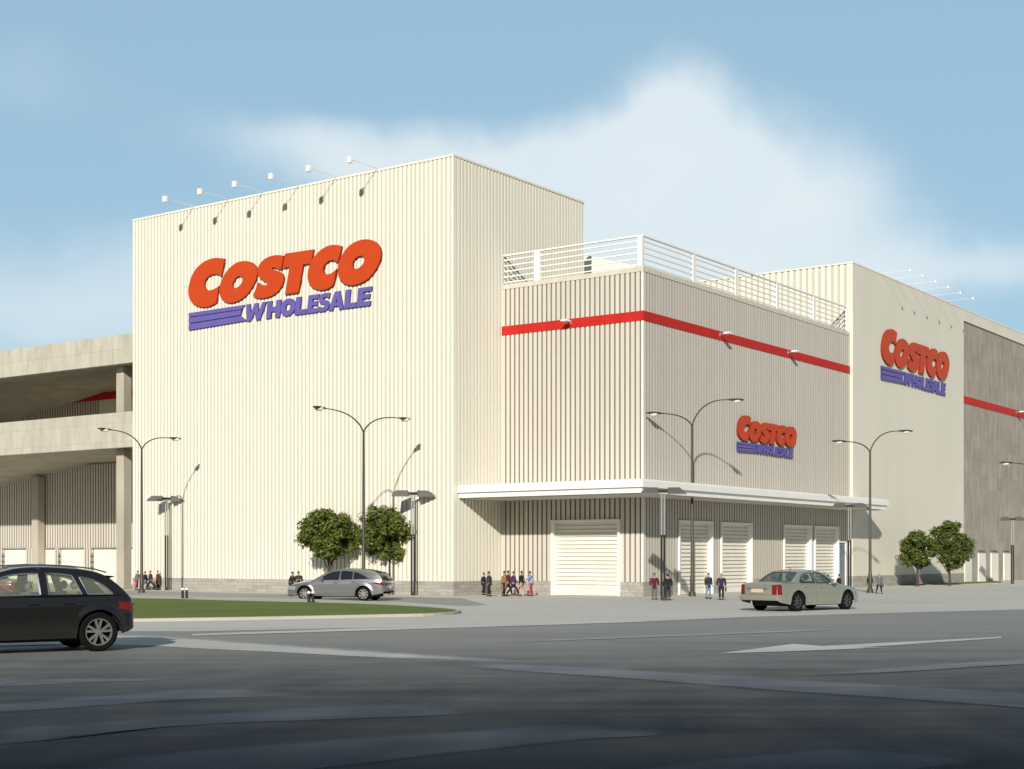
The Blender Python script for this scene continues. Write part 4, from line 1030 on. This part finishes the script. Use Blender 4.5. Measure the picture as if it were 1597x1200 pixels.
def sedan_spec(glass):
    return grp(dict(L=4.83, W=.91, xr=1.02, xf=3.90, rw=.345, ra=.405, bulge_r=.10, bulge_f=.14, tumble=.42, crease=True,
        belt=[(0, .88), (.04, .955), (.3, .985), (1.2, .975), (2.5, .945), (3.6, .90), (4.3, .82), (4.7, .72), (4.83, .62)],
        deck=[(0, .90), (.04, .985), (.3, 1.045), (.95, 1.06), (3.3, .99), (3.8, .955), (4.3, .88), (4.7, .76), (4.83, .64)],
        plan=[(0, .88), (.04, .915), (.15, .95), (.5, .98), (1.2, 1.0), (3.4, 1.0), (4.2, .965), (4.6, .89), (4.78, .79), (4.83, .70)],
        bottom=[(0, .40), (.1, .34), (.5, .27), (.8, .22), (4.2, .22), (4.6, .25), (4.83, .32)],
        green=[(.78, .99), (1.0, 1.12), (1.25, 1.275), (1.42, 1.345), (1.58, 1.385), (1.9, 1.415), (2.25, 1.42), (2.6, 1.385), (2.8, 1.33), (3.1, 1.165), (3.5, .935)],
        it0=4, it1=7, xrb=.78, xfb=3.5, floor=.5, seats=(1.35, 2.2),
        windows=[[(1.18, 1.015), (1.30, 1.15), (1.48, 1.27), (1.70, 1.325), (2.0, 1.345), (2.06, 1.0)], [(2.16, .995), (2.11, 1.345), (2.38, 1.34), (2.62, 1.285), (2.92, 1.12), (3.08, 1.01), (3.06, .985)]],
        glass=glass, glass_end=glass, trim=DARK, trim_r=.014, bl_r=.10, bl_f=.16, dark_rear=False, spokes=7, double=False, spw=.07, rim=mat("dark_alloy", (.12, .115, .11), .4, .1, 5, metal=.6)))
def build_sedan(name, label, loc, rz, sc_, pm, glass):
    c = sedan_spec(glass); r = thing(name, label, "car", loc, rz); r.scale = (sc_,)*3
    c.body(r, pm); c.wheels(r); c.doors(r, pm, [(1.25, 2.1), (2.1, 3.15)], [1.42, 2.3]); c.mirror(r, pm, 2.95)
    for sg in (1, -1):
        b = MB(); b.grid(c.patch(.0, .17, .60, .955, sg, .012, 6, 6), 0, True)
        y0 = c.y_side(0, .8); b.grid([[(-.016-c.bulge_r*(1-(u**2)), sg*y0*u, z) for u in (1.012, .93, .85, .78)] for z in (.60, .72, .84, .94)], 0, True); b.build("tail_light", REDLENS, r)
        b = MB(); b.grid(c.patch(4.45, 4.80, .52, .68, sg, .012, 8, 5), 0, True); b.build("headlight", CLEARLENS, r)
    b = MB(); b.box((-.135, -.26, .66), (-.10, .26, .80)); b.build("number_plate", PLATE, r, bevel=.01)
    b = MB(); b.box((-.128, -.45, .81), (-.095, .45, .845)); b.build("boot_trim", CHROME, r, bevel=.008)
    b = MB(); 
    rows = []
    for z, o in ((.40, .05), (.46, .085), (.54, .09), (.58, .06)):
        rows.append([(-o-c.bulge_r*(1-u*u), c.y_side(0, z)*u*1.02, z) for u in [k/8 for k in range(-8, 9)]])
    b.grid(rows, 0, True)
    for sg in (1, -1): b.grid(c.patch(.0, .55, lambda x: max(.40, smooth_pts(c.bottom, x)), lambda x: .575, sg, .016, 8, 4), 0, True)
    b.build("bumper", pm, r)
    b = MB(); b.tube([(1.75, 0, 1.455), (1.70, 0, 1.53), (1.64, 0, 1.54)], .012, 5); b.build("antenna", DARK, r)
    return r
def build_wagon(label, loc, rz, sc_):
    pm = paint("silver_car_paint", (.235, .24, .24), .6, .28)
    c = grp(dict(L=4.75, W=.90, xr=.98, xf=3.82, rw=.325, ra=.385, bulge_r=.12, bulge_f=.16, tumble=.40, crease=True,
        belt=[(0, .84), (.06, .93), (.4, .985), (1.0, .985), (2.2, .945), (3.3, .90), (4.1, .80), (4.6, .68), (4.75, .57)],
        deck=[(0, .86), (.08, .95), (.35, 1.03), (.95, 1.05), (3.2, .98), (3.6, .955), (4.2, .86), (4.6, .73), (4.75, .60)],
        plan=[(0, .84), (.05, .89), (.18, .94), (.55, .98), (1.2, 1.0), (3.3, 1.0), (4.1, .96), (4.5, .88), (4.69, .77), (4.75, .68)],
        bottom=[(0, .44), (.1, .36), (.5, .28), (.8, .22), (4.2, .22), (4.55, .25), (4.75, .32)],
        green=[(.10, .95), (.20, 1.12), (.30, 1.24), (.42, 1.30), (.9, 1.375), (1.5, 1.425), (2.0, 1.435), (2.4, 1.41), (2.65, 1.36), (3.05, 1.165), (3.5, .90)],
        it0=3, it1=7, xrb=.10, xfb=3.5, floor=.5, seats=(1.4, 2.2),
        windows=[[(.78, 1.03), (1.02, 1.16), (1.28, 1.265), (1.46, 1.315), (1.46, 1.01)], [(1.54, 1.005), (1.54, 1.33), (1.85, 1.355), (2.08, 1.35), (2.08, .985)], [(2.18, .975), (2.16, 1.345), (2.40, 1.325), (2.62, 1.27), (2.95, 1.09), (3.10, .98), (3.08, .955)]],
        glass=GLASS_D, glass_end=GLASS_D, trim=DARK, trim_r=.012, bl_r=.08, bl_f=.16, dark_rear=True, spokes=8, double=False, spw=.10, rim=ALLOY))
    r = thing("silver_hatchback", label, "car", loc, rz); r.scale = (sc_,)*3
    c.body(r, pm); c.wheels(r); c.doors(r, pm, [(1.25, 2.12), (2.12, 3.15)], [1.45, 2.3]); c.mirror(r, pm, 2.95)
    for sg in (1, -1):
        b = MB(); b.grid(c.patch(.02, .62, lambda x: .70+.22*x, lambda x: .86-.02*x, sg, .010, 8, 5), 0, True)
        y0 = c.y_side(0, .8); b.grid([[(-.02-c.bulge_r*(1-(u**2)), sg*y0*u, z) for u in (1.0, .9, .8, .68)] for z in (.70, .76, .82)], 0, True); b.build("tail_light", REDLENS, r)
        b = MB(); b.grid(c.patch(4.28, 4.70, .50, .66, sg, .010, 8, 5), 0, True); b.build("headlight", CLEARLENS, r)
    b = MB(); b.box((-.15, -.26, .55), (-.11, .26, .67)); b.build("number_plate", mat("pale_plate", (.55, .55, .5), .5), r, bevel=.01)
    return r
def place_car(fn, contact, head, scale, xr, wheel_y):
    """contact: ground point under one rear wheel; head: heading unit vector; wheel_y: that wheel's local y"""
    h = Vector((*head, 0)).normalized(); l = Vector((-h.y, h.x, 0))
    o = contact-h*(xr*scale)-l*(wheel_y*scale)
    return fn(o, math.atan2(h.y, h.x), scale)
th = R(33)
place_car(lambda o, a, s: build_suv("glossy black estate SUV cut by the left edge in the foreground", o, a, s), G(152, 1016), (-math.cos(th), -math.sin(th)), 1.17, .77, .85)
th = R(13)
place_car(lambda o, a, s: build_wagon("silver hatchback with dark windows driving left beside the grass", o, a, s), G(567.5, 937.6), (-math.cos(th), math.sin(th)), 1.13, .98, .78)
ha = R(49)
place_car(lambda o, a, s: build_sedan("pale_sedan", "pale champagne green sedan seen from behind in front of the roll doors", o, a, s, paint("champagne_car_paint", (.385, .385, .30), .5, .28), GLASS_M), G(1241, 954), (math.sin(ha), math.cos(ha)), 1.19, 1.02, -.80)
place_car(lambda o, a, s: build_sedan("red_sedan", "dark red car mostly hidden behind the black SUV", o, a, s, paint("dark_red_car_paint", (.10, .012, .010), .3, .3), GLASS_M), G(-20, 949), (-1, .1), 1.22, 1.02, .80)

# ------------------------------------------------------------------ people
def cloth(name, c): return mat("cloth_"+name, c, .9, .15, 14)
CL = {k: cloth(k, v) for k, v in dict(black=(.014, .014, .018), navy=(.022, .024, .05), maroon=(.085, .012, .03), tan=(.27, .16, .075), brown=(.13, .055, .03), purple=(.075, .03, .09), lightblue=(.20, .29, .42), crimson=(.33, .035, .06), denim=(.17, .25, .36), grey=(.12, .12, .125), darkgreen=(.02, .035, .035), darkred=(.15, .02, .02), pink=(.42, .25, .22), bluegrey=(.12, .15, .19), charcoal=(.035, .035, .04), white=(.7, .69, .66)).items()}
def skin_mesh(name, verts, edges, radii, mats, parent, sub=1, root=0):
    me = bpy.data.meshes.new(name+"_skel"); me.from_pydata(verts, edges, [])
    o = bpy.data.objects.new(name+"_skel", me); col.objects.link(o)
    o.modifiers.new("skin", 'SKIN'); 
    for i, r_ in enumerate(radii):
        sv = me.skin_vertices[0].data[i]; sv.radius = r_ if hasattr(r_, '__len__') else (r_, r_); sv.use_root = (i == root)
    m2 = o.modifiers.new("sub", 'SUBSURF'); m2.levels = sub; m2.render_levels = sub
    dg = bpy.context.evaluated_depsgraph_get(); ev = o.evaluated_get(dg); nm = bpy.data.meshes.new_from_object(ev)
    bpy.data.objects.remove(o); bpy.data.meshes.remove(me)
    nm.name = name; nm.materials.clear()
    for m in mats: nm.materials.append(m)
    nm.polygons.foreach_set('use_smooth', [True]*len(nm.polygons))
    ob = bpy.data.objects.new(name, nm); col.objects.link(ob)
    if parent: ob.parent = parent
    return ob
def person(label, g, h, face, top, legs, hair=HAIRB, pose='stand', coat=.0, group=None, bag=None, skirt=False):
    """face: heading angle; figure modelled 1.75 m tall facing +x"""
    r = thing("person", label, "person", g, face, group); k = h/1.75; r.scale = (k, k, k)
    st = {'stand': .04, 'walk': .30, 'stride': .42}.get(pose, .04)
    lean = .03 if pose != 'reach' else .10
    hip = .93 - (.05 if st > .25 else 0)
    V = [(0, 0, hip), (.0, 0, hip+.2), (lean*.5, 0, 1.30), (lean, 0, 1.44), (lean+.01, 0, 1.52), (lean+.02, 0, 1.60), (lean+.025, 0, 1.70)]
    Rr = [(.135, .10), (.125, .095), (.145, .095), (.085, .07), .058, (.082, .095), (.07, .08)]
    Ed = [(i, i+1) for i in range(6)]
    def addv(p, rad, par): V.append(p); Rr.append(rad); Ed.append((par, len(V)-1)); return len(V)-1
    feet = []
    for s in (1, -1):
        f = st*s
        a = addv((0, .095*s, hip-.06), .095, 0); kn = addv((f*.55+.03, .10*s, .50), .066, a)
        an = addv((f-.02 if f > 0 else f-.06, .10*s, .09 if f >= 0 else .13), .042, kn); addv((an and V[an][0]+.15, .105*s, .035 if f >= 0 else .06), (.042, .03), an)
    hands = []
    for s in (1, -1):
        sh = addv((lean*.9, .18*s, 1.39), .052, 3)
        if pose == 'reach': el, wr = (.20, .24*s, 1.20), (.42, .16*s, 1.16)
        elif pose == 'fold': el, wr = (.03, .27*s, 1.14), (.22, .10*s, 1.16)
        else: sw = -st*s*.6; el, wr = (lean+sw*.5-.02, .255*s, 1.13), (lean+sw+.06, .26*s, .90)
        e = addv(el, .042, sh); w = addv(wr, .036, e); hands.append((Vector(el), Vector(wr), s))
    body = skin_mesh("body", V, Ed, Rr, [SKIN], r)
    # nose, ears and five-fingered hands joined into the body
    bm = bmesh.new(); bm.from_mesh(body.data)
    def chain(p0, p1, r0, r1):
        t = (p1-p0).normalized(); a = t.orthogonal().normalized(); b_ = t.cross(a)
        ring = [[bm.verts.new(p+(a*math.cos(q)+b_*math.sin(q))*rr) for q in (0, 1.57, 3.14, 4.71)] for p, rr in ((p0, r0), ((p0+p1)/2, (r0+r1)/2), (p1, r1))]
        for A_, B_ in zip(ring[:-1], ring[1:]):
            for i in range(4): bm.faces.new((A_[i], A_[(i+1) % 4], B_[(i+1) % 4], B_[i]))
        bm.faces.new(ring[-1]); bm.faces.new(ring[0][::-1])
    for el, wr, s in hands:
        d = (wr-el).normalized(); side = Vector((1, 0, 0)) if abs(d.x) < .7 else Vector((0, 0, 1)); side = (side-d*side.dot(d)).normalized(); inn = d.cross(side)
        chain(wr-d*.01, wr+d*.085, .034, .038)
        for i, (o_, ln) in enumerate(((-.028, .058), (-.009, .072), (.010, .068), (.028, .055))):
            b0 = wr+d*.08+side*o_; chain(b0, b0+d*ln+inn*.018, .0095, .007)
        chain(wr+d*.03+side*.034, wr+d*.075+side*.062, .011, .008)
    hd = Vector((lean+.022, 0, 1.615))
    chain(hd+Vector((.085, 0, .02)), hd+Vector((.112, 0, -.015)), .012, .016)
    for s in (1, -1): chain(hd+Vector((0, .082*s, .025)), hd+Vector((-.005, .094*s, -.02)), .016, .012)
    bm.to_mesh(body.data); bm.free()
    # clothes
    jz = hip-.22-coat
    JV = [(0, 0, jz), (0, 0, hip+.16), (lean*.5, 0, 1.30), (lean, 0, 1.45)]
    JR = [(.215+coat*.12, .165+coat*.10), (.195, .15), (.225, .16), (.135, .11)]; JE = [(0, 1), (1, 2), (2, 3)]
    for el, wr, s in hands:
        n = len(JV); JV += [(lean*.9, .20*s, 1.39), tuple(el), tuple(el.lerp(wr, .92))]; JR += [.098, .082, .062]; JE += [(3, n), (n, n+1), (n+1, n+2)]
    skin_mesh("coat" if coat > .1 else "jacket", JV, JE, JR, [top], r)
    TV = [(0, 0, hip+.10)]; TR = [(.165, .13)]; TE = []
    for s in (1, -1):
        f = st*s; n = len(TV); zl = .12 if f >= 0 else .16
        TV += [(0, .095*s, hip-.10), (f*.55+.03, .10*s, .50), ((f-.02 if f > 0 else f-.06), .10*s, zl)]; TR += [.108, .082, .064]; TE += [(0, n), (n, n+1), (n+1, n+2)]
    skin_mesh("trousers", TV, TE, TR, [legs], r)
    b = MB()
    for s in (1, -1):
        f = st*s; x = f-.02 if f > 0 else f-.06; z = .045 if f >= 0 else .075
        b.ball((x+.06, .103*s, z), (.145, .055, .055), 8)
    b.build("shoes", SHOE, r)
    b = MB(); b.ball((hd.x-.028, 0, hd.z+.042), (.088, .087, .096), 10); b.build("hair", hair, r)
    if bag:
        b = MB(); b.box((-.12, .24, .55), (.18, .33, .85)); b.build("shoulder_bag", bag, r, bevel=.03)
    return r
def pp(label, x, by, ty, face, top, legs, **kw):
    g = G(x, by); person(label, g, (by-ty)*g.y/F*1.0, R(face), CL[top], CL[legs], **kw)
# mirrored group by the tower's left corner
gl = "people by the tower's left corner"
pp("person in pale blue-grey top and red trousers, leftmost by the tower's left corner", 213, 921, 890, 0, 'bluegrey', 'crimson', pose='reach', group=gl)
pp("person in black short coat reached by the pale blue one, beside the left lamp pole", 227, 921, 891, 180, 'black', 'grey', pose='walk', group=gl)
pp("person in dark jacket striding, third from left by the tower's left corner", 235, 921, 890, 180, 'charcoal', 'black', pose='stride', group=gl)
pp("person in dark red jacket walking behind the brown-coated one", 241.5, 919.5, 889.5, 180, 'darkred', 'black', pose='walk', group=gl)
pp("person in long brown coat by the tower's left corner", 246.5, 920.5, 890, 180, 'brown', 'black', pose='stand', coat=.32, group=gl)
pp("person in navy suit beside the left panel lamp", 263, 920, 889, 180, 'navy', 'navy', hair=HAIRG, group=gl)
pp("person in black suit turned to the navy-suited one, by the left panel lamp", 271, 919.5, 893, 180, 'black', 'black', pose='fold', group=gl)
gw = "people at the hatchback's bonnet"
pp("person in black coat leaning at the silver hatchback's front end", 454, 930, 891.5, 0, 'black', 'black', pose='reach', group=gw)
pp("person in dark jacket behind the silver hatchback's bonnet", 465.5, 929, 891, 90, 'charcoal', 'black', group=gw)
gm = "people left of the wide roll door"
pp("person in black suit and white shirt, leftmost before the tower's right wall", 754, 928.5, 893, 0, 'black', 'black', pose='fold', group=gm)
pp("taller person in black suit facing the leftmost one by the tower's right wall", 763, 930.5, 891, 180, 'charcoal', 'black', group=gm)
pp("person in long tan coat before the annex wall", 786, 930.5, 890.5, 0, 'tan', 'black', coat=.30, group=gm)
pp("person in maroon jacket behind the tan-coated one", 792, 929, 890, 0, 'maroon', 'black', pose='walk', group=gm)
pp("person in purple jacket striding between maroon and black ones", 800.5, 930, 891, 0, 'purple', 'black', pose='stride', group=gm)
pp("person in black short coat with pale legs near the wide roll door", 813, 929.5, 890.5, 0, 'black', 'pink', pose='walk', group=gm)
pp("person in light blue top and crimson trousers, nearest the wide roll door", 828.5, 930, 891, 180, 'lightblue', 'crimson', pose='reach', group=gm)
gr = "people standing before the narrow roll doors"
pp("person in maroon jacket with hands in pockets by the annex corner", 1020.5, 936, 894, -90, 'maroon', 'grey', hair=HAIRB, group=gr)
pp("person in black padded jacket, back turned, by the annex corner panel lamp", 1041.5, 937, 895, 90, 'black', 'charcoal', group=gr)
pp("person in dark vest and light blue jeans before the second narrow roll door", 1104.5, 934.5, 893, -60, 'darkgreen', 'denim', group=gr)
pp("person in navy jacket and black trousers with a bag, between door and sedan", 1125, 936.5, 894, -100, 'navy', 'black', hair=HAIRG, bag=CL['black'], group=gr)
pp("person in black seen above the pale sedan's bonnet", 1308, 930.5, 895.5, 0, 'black', 'black', group=gr)
pp("person mostly hidden behind the pale sedan's windscreen", 1292, 929, 896, 180, 'grey', 'black', group=gr)
ge = "people by the lamp right of the sedan"
pp("person in dark brown coat standing against the right street lamp pole", 1357, 924, 896.5, 90, 'charcoal', 'charcoal', group=ge)
pp("person in grey-blue jacket walking right of the right street lamp pole", 1371, 926.5, 894, -80, 'bluegrey', 'black', hair=HAIRG, pose='walk', bag=CL['grey'], group=ge)

# ------------------------------------------------------------------ unseen block and trees, added behind the viewpoint to shade the foreground
def shade_block():
    r = thing("shade_caster_block", "unseen flat-roofed block added behind the viewpoint to shade the foreground", "building", (0, -40, 0))
    b = MB(); b.box((-95, -22, 0), (95, 4, 22.5)); b.build("wall", mat("brown_render", (.22, .19, .16), .9), r)
    b = MB(); b.box((-95.3, -22.3, 22.503), (95.3, 4.3, 23)); b.build("roof_coping", CONC, r)
    for k in range(30):
        for j in range(5):
            b = MB(); x = -90+k*6.1; b.box((x, 3.9, 2+j*4.1), (x+3.6, 4.03, 4.4+j*4.1)); b.build("window", GLASS_D, r)
shade_block()
BIGLEAF = leaf_mat("tall_tree_leaf", (.02, .035, .008), (.07, .09, .02))
def shade_tree(g, hgt, cw, seed):  # out-of-view tree, added only for the shade it throws forward
    rnd = random.Random(seed)
    r = thing("shade_caster_tree", "unseen tall tree added behind the viewpoint to shade the foreground", "tree", g, 0, "unseen trees added to shade the foreground")
    b = MB(); b.tube([(0, 0, 0), (.1, 0, hgt*.3), (0, .1, hgt*.75)], [.3, .22, .06], 8); b.build("trunk", BARK, r)
    vs, fs, at_ = [], [], []
    for i in range(9000):
        u = Vector((rnd.gauss(0, .42), rnd.gauss(0, .42), rnd.gauss(0, .42)))
        if u.length > 1.2: continue
        p = Vector((u.x*cw/2, u.y*cw/2, hgt*.60+u.z*hgt*.42)); n = Vector((rnd.gauss(0, 1), rnd.gauss(0, 1), rnd.gauss(0, 1))).normalized(); t = n.orthogonal().normalized(); q = n.cross(t); l = rnd.uniform(.10, .20); k = len(vs)
        vs += [p-t*l, p+q*l*.6, p+t*l, p-q*l*.6]; fs.append((k, k+1, k+2, k+3)); at_.append(rnd.random())
    me = bpy.data.meshes.new("crown"); me.from_pydata(vs, [], fs); me.materials.append(BIGLEAF)
    a = me.attributes.new("leafrand", 'FLOAT', 'FACE'); a.data.foreach_set('value', at_)
    o = bpy.data.objects.new("crown", me); col.objects.link(o); o.parent = r
    return r
protos = []
for k in range(22):
    g = Vector((-58+k*5.4, -24-(k*5 % 7)*1.1, 0))
    if k < 3: protos.append(shade_tree(g, 25, 19, 100+k))
    else:
        c = copy_tree(protos[k % 3]); c.location = g; c.rotation_euler.z = k*1.3; c.scale = (1, 1, .94+.03*(k*3 % 5))
